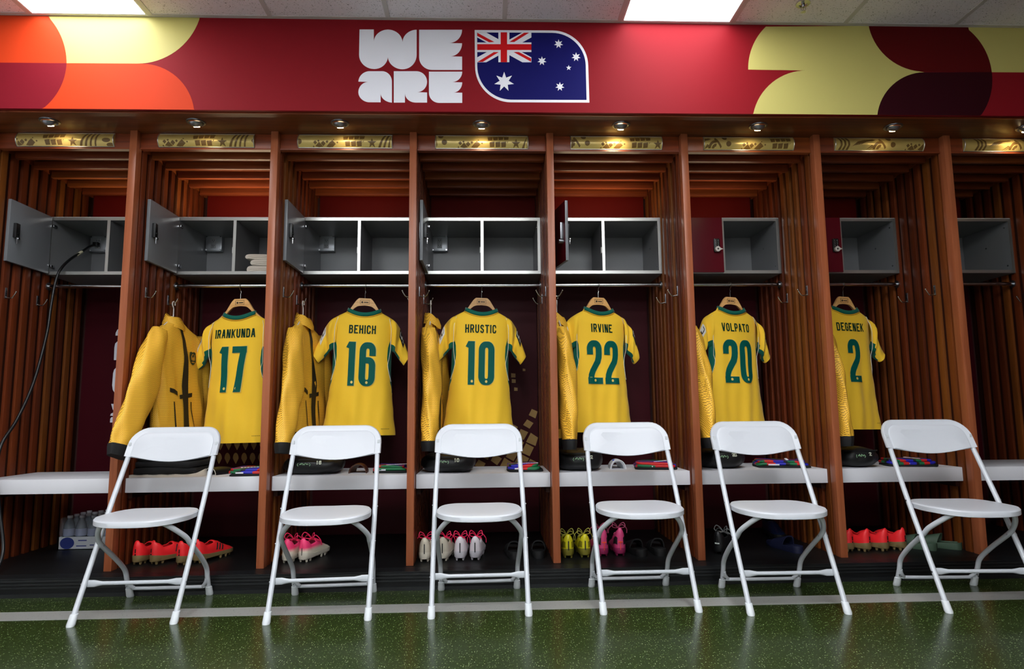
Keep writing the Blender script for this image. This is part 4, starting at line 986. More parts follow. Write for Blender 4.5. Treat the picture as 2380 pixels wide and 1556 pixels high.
# ================================================================== MESH JACKETS ON THE SIDE HOOKS
# local frame: origin at the hook; x out from the slatted wall, y into the locker
CUFF = mat('black_cuff_knit', S(14, 14, 16), .8, bump=(300, .2)); ZIP = mat('black_tape', S(12, 12, 14), .6)
WPL = mat('white_hanger_plastic', S(214, 206, 200), .35)
def make_jacket(t, swing, badge, sd, tw, thin):
    zt = [(-.10, .05, .028, .0), (-.125, .075, .04, .0), (-.15, .12, .045, 0), (-.18, .19, .05, 0), (-.23, .215, .06, 0), (-.34, .215, .064, .005), (-.5, .215, .068, .01), (-.65, .22, .07, .015), (-.78, .225, .07, .018)]
    n = 36; rings = []
    for z, w, tk, o in zt:
        r = []
        for k in range(n):
            a = 2*PI*k/n; c, s = math.cos(a), math.sin(a); p = .75
            f = .007*math.sin(5*a+z*14+sd)+.005*math.sin(9*a-z*23+sd)+.006*math.sin(13*a+z*9)
            yv = w*math.copysign(abs(s)**.85, s)+.03*max(0, -z-.3)
            r.append((tw*max(0, yv+.06)*min(1, max(0, -z-.1)*8)+thin*max(.001, .045+o*.9+tk*math.copysign(abs(c)**p, c)*(1.05 if c > 0 else .55)+f*min(1, -z*3)), w*math.copysign(abs(s)**.85, s)+.03*max(0, -z-.3), z))
        rings.append(r)
    # finer rows
    R2 = []
    for i in range(len(rings)-1):
        for q in range(4):
            R2.append([tuple(Vector(a).lerp(Vector(b), q/4)) for a, b in zip(rings[i], rings[i+1])])
    R2.append(rings[-1])
    MB().loft(R2, capa=False, capb=False).build('jacket_body', MESHY, t, angle=70)
    def front(y, z, off=.002):
        # outermost x of the torso at this spot
        for i in range(len(R2)-1):
            if R2[i][0][2] >= z >= R2[i+1][0][2]: break
        f = (R2[i][0][2]-z)/max(1e-6, R2[i][0][2]-R2[i+1][0][2])
        row = [Vector(p).lerp(Vector(q), f) for p, q in zip(R2[i], R2[i+1])]
        row = sorted((row[k % n] for k in range(-n//4-1, n//4+2)), key=lambda p: p.y)
        return (lerp([(p.y, p.x) for p in row], y)+off, y, z)
    st = [(.0, -.115, .013), (-.005, -.2, .014), (-.01, -.3, .018), (-.005, -.45, .021), (.0, -.6, .021), (.01, -.78, .021)]
    S2 = smooth([(y, z, h) for y, z, h in st], 5)
    V = []; 
    for p in S2: V += [front(p.x-p.z, p.y, .004), front(p.x+p.z, p.y, .004)]
    MB().add(V, [(2*i, 2*i+1, 2*i+3, 2*i+2) for i in range(len(S2)-1)]).build('zip_placket', ZIP, t)
    # collar
    cr = []
    for z, w, tk, x0 in ((-.085, .062, .04, .045), (-.1, .07, .047, .047), (-.13, .085, .055, .05), (-.15, .1, .055, .048)):
        cr.append([(max(.001, x0+tk*math.cos(a)), w*math.sin(a), z-.018*math.cos(a)-.006*math.sin(3*a+sd)) for a in [2*PI*k/24 for k in range(24)]])
    MB().loft(cr, capa=False, capb=False).build('collar', MESHY, t, angle=70)
    # sleeves
    for s, nm in ((-1, 'near'), (1, 'far')):
        if s < 0:
            c = [(.045, -.17, -.185, .045, .035), (.052, -.20, -.25, .075, .045), (.06, -.205-.1*swing, -.37, .105, .05), (.066, -.215-.2*swing, -.50, .115, .052), (.068, -.245-.28*swing, -.64, .10, .048), (.066, -.275-.36*swing, -.77, .086, .044), (.064, -.29-.40*swing, -.84, .076, .038)]
        else:
            c = [(.045+tw*.2, .185, -.19, .06, .045), (.05+tw*.26, .235, -.28, .075, .05), (.055+tw*.26, .275, -.42, .085, .052), (.06+tw*.26, .315, -.56, .085, .05), (.06+tw*.26, .35, -.66, .07, .045), (.06+tw*.26, .345, -.78, .06, .04), (.06+tw*.26, .34, -.845, .052, .036)]
        cc = [smooth([p[:3] for p in c], 4), smooth([(p[3], p[4], 0) for p in c], 4)]
        m = len(cc[0]); rg = []
        for i in range(m):
            p = cc[0][i]; w, tk = cc[1][i].x, cc[1][i].y
            tilt = swing*.55*s*(-1) if s < 0 else 0
            pts = []
            for k in range(24):
                a = 2*PI*k/24; f = 1+.08*math.sin(3*a+i*.35+sd)+.06*math.sin(5*a-i*.7+sd)+.05*abs(math.sin(i*.55+2*a))
                dy = w*math.sin(a)*f; pts.append((max(.001, p.x+tk*math.cos(a)*abs(math.cos(a))**.25*f), p.y+dy, p.z-dy*(.5*swing if s < 0 else -.25)))
            rg.append(pts)
        MB().loft(rg, capa=True, capb=True).build('sleeve', MESHY, t, angle=70)
        last = rg[-1]; cen = sum((Vector(v) for v in last), Vector())/24
        dn = Vector((0, -.5*swing if s < 0 else 0, -1)).normalized()
        cf = []
        for d, k in ((-.006, 1.03), (.006, 1.05), (.03, .97), (.05, .9)):
            cf.append([tuple(cen+(Vector(v)-cen)*k+dn*d) for v in last])
        MB().loft(cf).build('cuff', CUFF, t, angle=60)
    # pocket tapes
    for y0, y1, z0, z1 in ((-.14, -.07, -.52, -.54), (-.045, .055, -.56, -.545)):
        mb = MB(); L = []
        for i in range(7):
            y = y0+(y1-y0)*i/6; z = z0+(z1-z0)*i/6; L += [front(y, z, .0045), front(y, z-.024, .0045)]
        mb.add(L, [(2*i, 2*i+1, 2*i+3, 2*i+2) for i in range(6)]); mb.build('pocket_tape', ZIP, t)
    for y0 in (-.11, .05):
        mb = MB(); L = []
        for i in range(9):
            z = -.60-.17*i/8; L += [front(y0-.004+i*.003, z, .004), front(y0+.005+i*.003, z, .004)]
        mb.add(L, [(2*i, 2*i+1, 2*i+3, 2*i+2) for i in range(8)]); mb.build('pocket_zip', ZIP, t)
    if badge:
        cy, cz = .06, -.335
        ol = [(-.028, .035), (-.015, .041), (0, .037), (.015, .041), (.028, .035), (.032, .01), (.027, -.02), (.012, -.035), (0, -.041), (-.012, -.035), (-.027, -.02), (-.032, .01)]
        bo = MB().add([front(cy+u, cz+v, .006) for u, v in ol], [tuple(range(len(ol)))]).build('chest_badge', mat('badge_bottle_green', S(18, 44, 32), .6), t, angle=0)
        bo['label'] = 'dark green crest with gold figures'
        g = MB()
        def ell(cu, cv, ru, rv, m=12): g.add([front(cy+cu+ru*math.cos(a), cz+cv+rv*math.sin(a), .0075) for a in [2*PI*i/m for i in range(m)]], [tuple(range(m))])
        ell(-.012, .002, .006, .015); ell(-.008, .018, .003, .006); ell(.012, .0, .007, .014); ell(.014, .018, .0025, .007); ell(0, -.004, .006, .012); ell(0, .024, .005, .004); ell(0, -.024, .017, .004)
        g.build('badge_figures', mat('badge_gold', S(190, 138, 46), .5), bo, angle=0)

def plastic_hanger(t):
    m = MB()
    m.tube(smooth([(.0, 0, -.095), (0, 0, -.045), (0, -.004, -.03), (0, -.016, -.018), (0, -.018, -.004), (0, -.008, .007), (0, .006, .006), (0, .014, -.004), (0, .014, -.014)], 4), .0035, 8)
    m.build('hook', WPL, t)
    MB().tube(smooth([(0, -.02, -.088), (0, 0, -.092), (0, .02, -.088)], 3), .005, 8).tube(smooth([(.002, 0, -.094), (.004, -.07, -.125), (.006, -.15, -.172), (.006, -.2, -.205), (.006, -.232, -.235), (.006, -.236, -.262), (.006, -.215, -.272), (.006, -.1, -.272), (.006, .1, -.272), (.006, .215, -.272), (.006, .236, -.262), (.006, .232, -.235), (.006, .2, -.205), (.006, .15, -.172), (.004, .07, -.125), (.002, 0, -.094)], 4), .0045, 8).build('hanger_bar', WPL, t)

JK = [(1, .62, True, .3, .24), (2, .22, False, 1.9, .22), (3, .12, False, 3.0, .12), (4, .14, False, 4.4, .04), (5, .14, False, 5.6, .04), (6, .1, False, .9, .04)]
NUMB = {1: 'seventeen', 2: 'sixteen', 3: 'ten', 4: 'twenty-two', 5: 'twenty', 6: 'two'}
for b, sw, bd, sd, tw in JK:
    x, y, z = bl(b)+.047, HY[1]-.02, 1.565
    h = thing('plastic_hanger', 'white plastic hanger with the yellow mesh jacket beside shirt %s' % NUMB[b], 'hanger', (x, y, z), 0, 'white plastic hangers'); plastic_hanger(h)
    t = thing('mesh_jacket', 'yellow mesh jacket with black cuffs hanging left of shirt %s' % NUMB[b], 'jacket', (bl(b)+.006, y, z), 0, 'yellow mesh jackets')
    make_jacket(t, sw, bd, sd, tw, {1: .95, 2: .8, 3: .68}.get(b, .5))
# ================================================================== ON THE BENCHES
ZB = .551
BAGM = mat('black_bag_nylon', S(15, 16, 18), .5, bump=(40, .5, .004)); BAGM2 = mat('bag_print_green', S(150, 190, 150), .6); BAGM3 = mat('bag_print_pale', S(206, 210, 190), .6)
def bag(b, px0, px1, ylow, h, num, sd, y0=.12):
    a, c = at(px0, ylow, 2, ZB), at(px1, ylow, 2, ZB)
    yc = max(a.y, y0)+.14
    a = at(px0, ylow, 1, yc-.1); c = at(px1, ylow, 1, yc-.1)
    x = max((a.x+c.x)/2, bl(b)+.01+(c.x-a.x)/2); w = c.x-a.x
    t = thing('wash_bag', 'soft black zipped bag on the bench in %s' % BN[b], 'bag', (x, yc, ZB), 0, 'black bags on the benches')
    N, M = 28, 14; rings = []
    for j in range(M+1):
        bt = PI*j/M; r = []
        for i in range(N):
            al = 2*PI*i/N; sg = lambda v, p: math.copysign(abs(v)**p, v)
            f = 1+.05*math.sin(3*al+sd+j*.5)+.035*math.sin(7*al-j*.8+sd*2)
            zz = h/2-h/2*sg(math.cos(bt), .7); lf = .92+.08*math.sin(al*2+sd)
            r.append((w/2*sg(math.cos(al), .72)*max(.03, math.sin(bt))**.55*f, .15*sg(math.sin(al), .75)*max(.03, math.sin(bt))**.55*f, max(0, zz*lf if zz > h*.3 else zz)))
        rings.append(r)
    MB().loft(rings).build('bag_body', BAGM, t, angle=70)
    def surfp(u, v, off=.003):
        # front of the bag at height v, across u (-1..1)
        bt = math.acos(max(-1, min(1, math.copysign(abs(1-2*v)**(1/.7), 1-2*v)))); j = min(M-1, max(1, int(round(bt/PI*M))))
        best = min((p for p in rings[j] if p[1] < .01), key=lambda p: abs(p[0]-u*w/2))
        return (u*w/2, best[1]-off, h*v)
    MB().tube([surfp(-.85+1.7*i/14, .80, .0) for i in range(15)], .004, 6).build('zip', ZIP, t)
    pr = MB()
    def on(u, v): return surfp(u, v, .004)
    for i, (u, dv) in enumerate(((-.30, 0), (-.25, .03), (-.19, -.02), (-.13, .03), (-.07, 0))):
        pr.tube([on(u-.03, .55+dv), on(u, .60+dv), on(u+.03, .55+dv)], .0022, 5)
    pr.tube([on(-.38, .62), on(-.41, .55), on(-.38, .48)], .0018, 5); pr.tube([on(-.0, .62), on(.03, .55), on(.0, .48)], .0018, 5)
    pr.build('bag_logo', BAGM2, t)
    pr = MB()
    glx = .22
    for ch in num:
        glyph(pr, ch, glx*w/2, h*.56, .014, .02, .0045, lambda u, v: surfp(u/(w/2), v/h, .0045), .005); glx += .1
    pr.build('bag_number', BAGM3, t, angle=0)
bag(2, 655, 792, 1110, .105, '16', 1.0); bag(3, 978, 1106, 1103, .112, '10', 2.0); bag(4, 1296, 1406, 1098, .125, '22', 3.1); bag(5, 1632, 1738, 1092, .125, '20', 4.2); bag(6, 1955, 2048, 1092, .12, '2', 5.0)

# black folded tracksuit on a white towel, shirt seventeen bay
TOWEL = mat('white_towel', S(214, 204, 190), .95, bump=(220, .6, .003), sheen=.3)
q = at(385, 1106, 1, .2)
t = thing('folded_tracksuit', 'heap of folded black clothing on the bench in the seventeen bay', 'clothing', (q.x, .29, ZB+.012))
for i, (z0, z1, k, a) in enumerate(((0, .035, 1.0, .04), (.035, .068, .97, -.05), (.068, .098, .9, .07))):
    r = []
    for zz, kk in ((z0, .96), (z0+.006, 1), (z1-.006, 1), (z1, .95)):
        r.append([((.185*math.copysign(abs(math.cos(th))**.35, math.cos(th))+.006*math.sin(5*th+i))*kk*k, (.14*math.copysign(abs(math.sin(th))**.35, math.sin(th)))*kk*k, zz+.004*math.sin(3*th+i)*(0 if zz == 0 else 1)) for th in [2*PI*n/40 for n in range(40)]])
    MB().loft(r).build('folded_layer', mat('black_cloth', S(13, 13, 15), .85, bump=(120, .3)), t, rot=(0, 0, a), angle=60)
t = thing('towel', 'crumpled white towel under the black clothing, shirt seventeen bay', 'towel', (q.x+.02, .27, ZB))
N = 34; V = []; F = []
for i in range(N):
    for j in range(14):
        u, v = i/(N-1), j/13; x = -.2+.40*u; y = -.16+.26*v
        bump_ = max(0, (u-.80)/.2); z = .011+.03*bump_*(.5+.5*math.sin(v*9+u*5))*(1-abs(2*v-1)**3)+.002*math.sin(u*30+v*9)
        V.append((x+.01*math.sin(v*7), y+.014*math.sin(u*9), z if 0 < j < 13 and 0 < i < N-1 else .0005))
for i in range(N-1):
    for j in range(13): F.append((i*14+j, (i+1)*14+j, (i+1)*14+j+1, i*14+j+1))
MB().add(V, F).build('towel_cloth', TOWEL, t, angle=70)

# shin guards: curved shells, opening towards the room
def shin(px, py, m, rim, lab, wd=.045, hh=.062, ln=.15, nest=1, rz=0.0, x=None):
    q = at(px, py, 2, ZB)
    t = thing('shin_guard', lab, 'shin guard', (q.x, q.y, ZB), rz, 'shin guards on the benches')
    for kx in range(nest):
        g = MB(); o_, i_ = [], []
        for s in range(9):
            y = ln*s/8; k = (1-.25*(s/8)**2)*(1-.14*kx); rise = .25*hh*(s/8)*(1-s/8)*2
            o_.append([(wd*k*math.cos(a), y+.012*kx, max(0, hh*k*math.sin(a)+rise*math.sin(a))) for a in [PI*i/16 for i in range(17)]])
            i_.append([(wd*k*.91*math.cos(a), y+.012*kx, max(0, hh*k*.92*math.sin(a)+rise*math.sin(a))) for a in [PI*i/16 for i in range(16, -1, -1)]])
        g.loft([a_+b2 for a_, b2 in zip(o_, i_)]); g.build('shell', m, t, angle=50)
        MB().tube(o_[0], .0022, 6).build('rim', rim, t)
    return t
t = shin(831, 1101, mat('brown_camouflage', S(92, 50, 30), .35, var=(45, .8)), mat('brown_rim', S(60, 34, 22), .4), 'brown patterned shin guard on the bench in the sixteen bay', .05, .05, .14)
t = shin(1437, 1091, mat('white_shell', S(224, 226, 232), .25), mat('white_rim', S(236, 238, 242), .3), 'white curved shin guard on the bench in the twenty-two bay', .045, .052, .15, 2)
mk = MB()
for k in range(3): mk.box(-.028+.003*k, -.004, .02+.012*k, .026+.012*k, .046+.001*k, .0515+.001*k)
mk.build('blue_mark', mat('mark_blue', S(70, 90, 190), .4), t)
t = shin(488, 1105, mat('black_shell', S(20, 20, 20), .4), mat('pale_rim', S(206, 198, 184), .5), 'black shin guard with pale rim on the bench beside shirt seventeen', .045, .04, .15, 2, -.5)

# folded multicoloured cloths
def cloth_mat(seed):
    m = bpy.data.materials.new('striped_cloth'); m.use_nodes = True
    nt = m.node_tree; N = nt.nodes; L = nt.links; b = N['Principled BSDF']; b.inputs['Roughness'].default_value = .5
    tc = N.new('ShaderNodeTexCoord'); mp = N.new('ShaderNodeMapping'); mp.inputs['Rotation'].default_value = (0, 0, .9+seed); mp.inputs['Location'].default_value = (seed*.31, seed*.17, 0)
    L.new(tc.outputs['Object'], mp.inputs[0]); sp = N.new('ShaderNodeSeparateXYZ'); L.new(mp.outputs[0], sp.inputs[0])
    def fr(s, k):
        a = N.new('ShaderNodeMath'); a.operation = 'MULTIPLY'; a.inputs[1].default_value = k; L.new(s, a.inputs[0])
        f = N.new('ShaderNodeMath'); f.operation = 'FRACT'; L.new(a.outputs[0], f.inputs[0]); return f.outputs[0]
    c1 = N.new('ShaderNodeValToRGB'); c1.color_ramp.interpolation = 'CONSTANT'
    e = c1.color_ramp.elements; e[0].color = S(30, 30, 170); e[1].position = .34; e[1].color = S(196, 26, 26)
    for p_, c_ in ((.62, S(12, 104, 60)), (.86, S(16, 16, 22))):
        n_ = e.new(p_); n_.color = c_
    L.new(fr(sp.outputs[0], 10.5), c1.inputs[0]); L.new(c1.outputs[0], b.inputs['Base Color'])
    return m
def cloth(b, px0, px1, ylow, sd, ang=0.0, h=.028, dep=.2):
    a = at(px0, ylow, 2, ZB); c = at(px1, ylow, 2, ZB); x = min((a.x+c.x)/2, br(b)-.01-(c.x-a.x)/2) ; w = c.x-a.x
    t = thing('folded_cloth', 'folded red, green, blue and black cloth on the bench in %s' % BN[b], 'cloth', (x, a.y+dep/2+.01, ZB), ang, 'folded striped cloths')
    CM = cloth_mat(sd)
    for k, (z0, z1, kk, dx) in enumerate(((0, h*.45, 1, 0), (h*.45, h, .96, -.006), (h, h*1.45, .86, -.01))):
        if k == 2 and sd < .3: pass
        r = []
        for zz, q_ in ((z0, .97), (z0+.003, 1), (z1-.003, 1), (z1, .97)):
            r.append([(dx+w/2*kk*q_*math.copysign(abs(math.cos(th))**.3, math.cos(th)), dep/2*kk*q_*math.copysign(abs(math.sin(th))**.3, math.sin(th)), max(0, zz+(.003*math.sin(3*th+sd*9+k) if zz > 0 else 0))) for th in [2*PI*n/44 for n in range(44)]])
        MB().loft(r).build('fold', mat('black_cloth', 0) if k == 0 else CM, t, rot=(0, 0, .05*math.sin(k*3+sd*7)), angle=60)
    ft = MB()
    for i in range(8): ft.box(-.06+i*.016, -.049+i*.016, -.028-.003*i, -.014-.003*i, h*1.45+.002, h*1.45+.004)
    ft.build('white_print', LETW, t, rot=(0, 0, .3+sd))
    ft = MB().box(-w*.3, -w*.1, -dep/2*.97-.0, -dep/2*.97+.002, h*.55, h*.8)
    ft.build('white_edge_print', LETW, t)
cloth(1, 528, 612, 1109, .1, .1); cloth(2, 868, 950, 1102, .55, -.1); cloth(3, 1180, 1264, 1099, .2, 0); cloth(4, 1486, 1588, 1094, .8, -.15); cloth(5, 1775, 1905, 1090, 1.3, -.2); cloth(6, 2085, 2205, 1087, 1.7, -.2)

# folded towels in the right half of the seventeen cubby
q = at(603, 628, 1, CY0+.08)
t = thing('folded_towel', 'stack of folded white towels in the cubby above shirt seventeen', 'towel', (min(q.x+.015, br(1)-.09), CY0+.14, CZ0+TH))
for k, (z0, z1, xx, ww) in enumerate(((0, .046, .0, .075), (.046, .085, .012, .066), (.085, .12, -.012, .075))):
    pf_ = smooth([(-ww+xx, z0+.006, 0), (-ww-.006+xx, (z0+z1)/2, 0), (-ww+.01+xx, z1-.002, 0), (xx, z1-.001, 0), (ww-.01+xx, z1-.004, 0), (ww+xx, (z0+z1)/2, 0), (ww-.008+xx, z0+.001, 0), (xx, z0+.001, 0), (-ww+xx, z0+.006, 0)], 4)[:-1]
    MB().loft([[(p.x, -.10+.2*s/6, p.y+.002*math.sin(s+k)*(0 if p.y < .01 else 1)) for p in pf_] for s in range(7)]).build('towel_fold', TOWEL, t, angle=70)
    MB().tube(smooth([(-ww+.012+xx, -.1005, z0+.012), (0+xx, -.1005, z0+.018), (ww-.02+xx, -.1005, z0+.014)], 3), .003, 6).tube(smooth([(-ww+.012+xx, -.1005, z0+.026), (0+xx, -.1005, z0+.028), (ww-.02+xx, -.1005, z0+.026)], 3), .003, 6).build('towel_edge', TOWEL, t)

# black cable from the outlet in the leftmost cubby
def cp(px, py, y): return tuple(at(px, py, 1, y))
pts = [cp(228, 570, .862), cp(212, 572, .80), cp(190, 586, .68), cp(160, 606, .55), cp(140, 628, .478), cp(128, 660, .45), cp(118, 715, .43), cp(108, 780, .40), cp(78, 890, .31), cp(40, 975, .19), cp(4, 1032, .08)]
e = Vector(pts[-1]); pts += [(e.x-.004, .06, e.z-.12), (e.x, .055, ZB+.06), (e.x+.03, .055, .42), (e.x+.08, .04, .2), (e.x+.1, -.04, ZP+.014), (e.x+.06, -.09, ZP+.014)]
t = thing('power_cable', 'thick black cable hanging from the outlet in the leftmost cubby', 'cable', tuple(e))
MB().tube(smooth(pts, 6), .0085, 10).build('cable', BLACK, t, origin=tuple(e))
MB().box(pts[0][0]-.02, pts[0][0]+.014, .83, .862, pts[0][2]-.014, pts[0][2]+.014, .005).build('plug', BLACK, t, origin=tuple(e))
MB().tube([pts[2], tuple(Vector(pts[2]).lerp(Vector(pts[3]), .45))], .0098, 10).build('cable_tag', mat('tag_cream', S(205, 200, 170), .6), t, origin=tuple(e))

# shrink-wrapped pack of water bottles under the leftmost bench
q0, q1 = at(133, 1279, 2, ZP), at(300, 1279, 2, ZP)
wx0, wx1, wy = q0.x, br(0)-.02, q0.y
t = thing('water_pack', 'shrink-wrapped pack of water bottles in a white tray, leftmost bay', 'water bottles', ((wx0+wx1)/2, wy, ZP)); W2 = (wx1-wx0)/2
tr = MB().box(-W2, W2, 0, .006, 0, .075).box(-W2, W2, .264, .27, 0, .075).box(-W2, -W2+.006, 0, .27, 0, .075).box(W2-.006, W2, 0, .27, 0, .075).box(-W2, W2, 0, .27, 0, .004).build('tray', mat('tray_white', S(200, 204, 210), .5), t, angle=0)
lg = MB().prism([(-W2+.055+.042*math.cos(a), .038+.034*math.sin(a)) for a in [2*PI*i/24 for i in range(24)]], lambda u, v, d: (u, -.001+d, v), .001).build('blue_logo', mat('logo_blue', S(40, 56, 130), .5), tr, angle=0)
tx = MB()
for i, (x, w_, z) in enumerate(((-W2+.11, .06, .018), (-W2+.19, .1, .022), (-W2+.12, .05, .05))): tx.box(x, x+w_, -.0008, .0002, z, z+.006)
tx.build('tray_text', mat('logo_blue', 0), tr)
BOT = mat('bottle_plastic', S(170, 185, 200), .15, trans=.6); 
bt = MB().loft([[(r*math.cos(a), r*math.sin(a), z) for a in [2*PI*i/14 for i in range(14)]] for r, z in ((.028, .005), (.031, .012), (.031, .06), (.029, .07), (.031, .08), (.031, .125), (.026, .15), (.013, .175), (.013, .182))]).mesh('bottle'); bt.materials.append(BOT)
cpm = MB().cyl((0, 0, .182), .0145, .014, 14).mesh('bottle_cap'); cpm.materials.append(mat('cap_white', S(190, 190, 196), .4))
lbm = MB().loft([[(.0316*math.cos(a), .0316*math.sin(a), z) for a in [2*PI*i/14 for i in range(14)]] for z in (.078, .12)], capa=False, capb=False).mesh('bottle_label'); lbm.materials.append(mat('label_blue_white', S(150, 160, 190), .5))
nx = int((2*W2-.014)/.066)
for i in range(nx):
    for j in range(4):
        o = link('bottle', bt, None, t, (-W2+.04+i*(2*W2-.08)/max(1, nx-1), .038+j*.065, 0)); link('bottle_cap', cpm, None, o); link('bottle_label', lbm, None, o)
MB().box(-W2-.001, W2+.001, -.002, .272, .076, .19, .02).build('shrink_wrap', mat('wrap_film', S(220, 225, 235), .1, alpha=.16), t)

# ================================================================== SHOES
def boot_mesh(high=0.0):
    """football boot, heel at the origin, toe towards +y; returns grid, skipping the collar opening"""
    L_ = .275; NS, NJ = 26, 19
    wT = [(0, .0006), (.0012, .009), (.004, .0165), (.012, .025), (.03, .0315), (.07, .034), (.12, .034), (.17, .037), (.21, .041), (.24, .038), (.262, .026), (.271, .012), (.275, .002)]
    hT = [(0, .082), (.005, .094+high), (.012, .1+high), (.03, .094+high), (.06, .074+high), (.095, .076+high*.9), (.12, .082+high*.3), (.15, .074), (.19, .056), (.23, .044), (.26, .034), (.275, .022)]
    b0 = .018
    ys = [0, .0006, .0012, .003, .007, .012, .02, .03, .042, .055, .07, .085, .1, .112, .124, .138, .152, .168, .184, .2, .215, .228, .24, .25, .259, .266, .271, .275]
    G = []
    for y in ys:
        w, h = slerp(wT, y), slerp(hT, y); r = []
        for j in range(NJ):
            a = PI*j/(NJ-1); c, s = math.cos(a), math.sin(a)
            x = w*math.copysign(abs(c)**.75, c)*(1+.14*math.sin(a)*abs(c)); z = b0+(h-b0)*abs(s)**.8
            if high and y < .11: x *= 1-.12*abs(s)
            r.append((x, y+(.006*(1-math.sin(a))*0), z))
        G.append(r)
    F = []
    for i in range(len(ys)-1):
        for j in range(NJ-1):
            if .012 <= ys[i] < .108 and 6 <= j <= NJ-8: continue
            F.append((i*NJ+j, (i+1)*NJ+j, (i+1)*NJ+j+1, i*NJ+j+1))
    return G, ys, F, NJ
def gp(G, ys, NJ, y, a, off=.001):
    for i in range(len(ys)-1):
        if ys[i] <= y <= ys[i+1]: break
    f = (y-ys[i])/(ys[i+1]-ys[i]); j0 = a/PI*(NJ-1); j = min(NJ-2, int(j0)); g = j0-j
    A = Vector(G[i][j]).lerp(Vector(G[i][j+1]), g); B = Vector(G[i+1][j]).lerp(Vector(G[i+1][j+1]), g)
    p = A.lerp(B, f); c = Vector((0, p.y, .03)); n = (p-c); n.normalize()
    return p+n*off
BOOTS = {}
def boot(kind, label, x, y, rz, group, cols, high=0.0, mirror=1, stripes=False, laces=None, heel=None, band=None):
    t = thing('football_boot', label, 'boot', (x, y, ZP), rz, group); t.scale = (1.0, 1.0, 1.14 if high else 1.28)
    if kind in BOOTS:
        for ch in [o for o in bpy.data.objects if o.parent == BOOTS[kind]]: dup(ch, t)
        return t
    BOOTS[kind] = t
    up, sole, lin = cols
    G, ys, F, NJ = boot_mesh(high)
    o = MB().add([p for r in G for p in r], F).build('upper', up, t, angle=70)
    sm = o.modifiers.new('thick', 'SOLIDIFY'); sm.thickness = .003; sm.offset = -1
    # lining floor inside the collar
    MB().add([tuple(Vector((0, 0, .052+high*.5))+Vector((.0215*math.cos(a), .058+.05*math.sin(a), 0))) for a in [2*PI*i/16 for i in range(16)]], [tuple(range(16))]).build('insole', lin, t, angle=0)
    # sole plate rises round the heel
    rg = []
    for z, k, dz in ((.012, .86, 0), (.014, .97, 0), (.026, 1.035, .008), (.030, 1.02, .010)):
        ring = []
        for i in range(len(ys)): ring.append((slerp([(q, max(abs(p[0]) for p in r)) for q, r in zip(ys, G)], ys[i])*k+.0006, ys[i]*(1.0)-.0012*(1 if ys[i] < .02 else -1)*(k > .9), z+dz*max(0, 1-ys[i]/.08)))
        back = [(-p[0], p[1], p[2]) for p in reversed(ring)]
        rg.append(ring+back)
    MB().loft(rg).build('sole_plate', sole, t, angle=50)
    st = MB()
    for sx_, sy in ((-.017, .022), (.017, .022), (-.02, .055), (.02, .055), (-.03, .16), (.03, .16), (-.03, .2), (.03, .2), (-.018, .24), (.018, .24), (0, .18)):
        st.loft([[(sx_+r_2*math.cos(a), sy+r_2*1.3*math.sin(a), z) for a in [2*PI*i/10 for i in range(10)]] for r_2, z in ((.0045, 0), (.006, .003), (.008, .014))])
    st.build('studs', sole, t)['kind'] = 'stuff'
    if laces:
        lc = MB()
        for k in range(5):
            yy = .112+.014*k; lc.tube([gp(G, ys, NJ, yy, PI*.5+(-1)**k*d_, .003) for d_ in (-.55, -.25, .05, .3, .55)], .0022, 6)
        top = .092+high
        for s in (-1, 1):
            lc.tube(smooth([(0, .105, top-.008), (s*.012, .09, top+.012), (s*.03, .075, top+.022), (s*.036, .06, top+.006), (s*.02, .08, top-.004), (0, .1, top-.006)], 5), .0021, 6)
            lc.tube(smooth([(0, .102, top-.006), (s*.025, .1, top+.008), (s*.05, .11, top-.012), (s*.052, .12, top-.035)], 5), .0021, 6)
        lc.build('laces', laces, t)
        MB().add([tuple(gp(G, ys, NJ, yy, PI*.5+da, .0012)) for yy in (.108, .13, .15, .17) for da in (-.32, -.1, .1, .32)], [(i*4+j, i*4+j+1, i*4+j+5, i*4+j+4) for i in range(3) for j in range(3)]).build('tongue', laces, t)
    if stripes:
        sp = MB()
        for s in (.22, PI-.22):
            for k in range(3):
                y0 = .118+.019*k; d_ = 1 if s < 1 else -1; V = []
                for i in range(6):
                    a = s+d_*(.05+.62*i/5); V += [tuple(gp(G, ys, NJ, y0+.012*i/5, a, .0018)), tuple(gp(G, ys, NJ, y0+.010+.012*i/5, a, .0018))]
                sp.add(V, [(2*i, 2*i+1, 2*i+3, 2*i+2) for i in range(5)])
        sp.build('side_stripes', mat('stripe_charcoal', S(52, 46, 46), .5), t)
    if heel:
        hb = MB()
        for z0, z1, w_ in heel[1]: hb.box(-w_, w_, -.0026, .002, z0, z1)
        hb.build('heel_print', heel[0], t, rot=(0, 0, 0), angle=0)
    if band:
        tb = MB().add([tuple(gp(G, ys, NJ, yy, a, .0016)) for yy in (.0005, .006, .012, .02, .03, .045, .06) for a in (.25, .42, .6)], [(i*3+j, i*3+j+1, i*3+j+4, i*3+j+3) for i in range(6) for j in range(2)])
        tb.add([tuple(gp(G, ys, NJ, yy, PI-a, .0016)) for yy in (.0005, .006, .012, .02, .03, .045, .06) for a in (.25, .42, .6)], [(i*3+j, i*3+j+1, i*3+j+4, i*3+j+3) for i in range(6) for j in range(2)])
        tb.build('heel_wing', band, t)
    return t
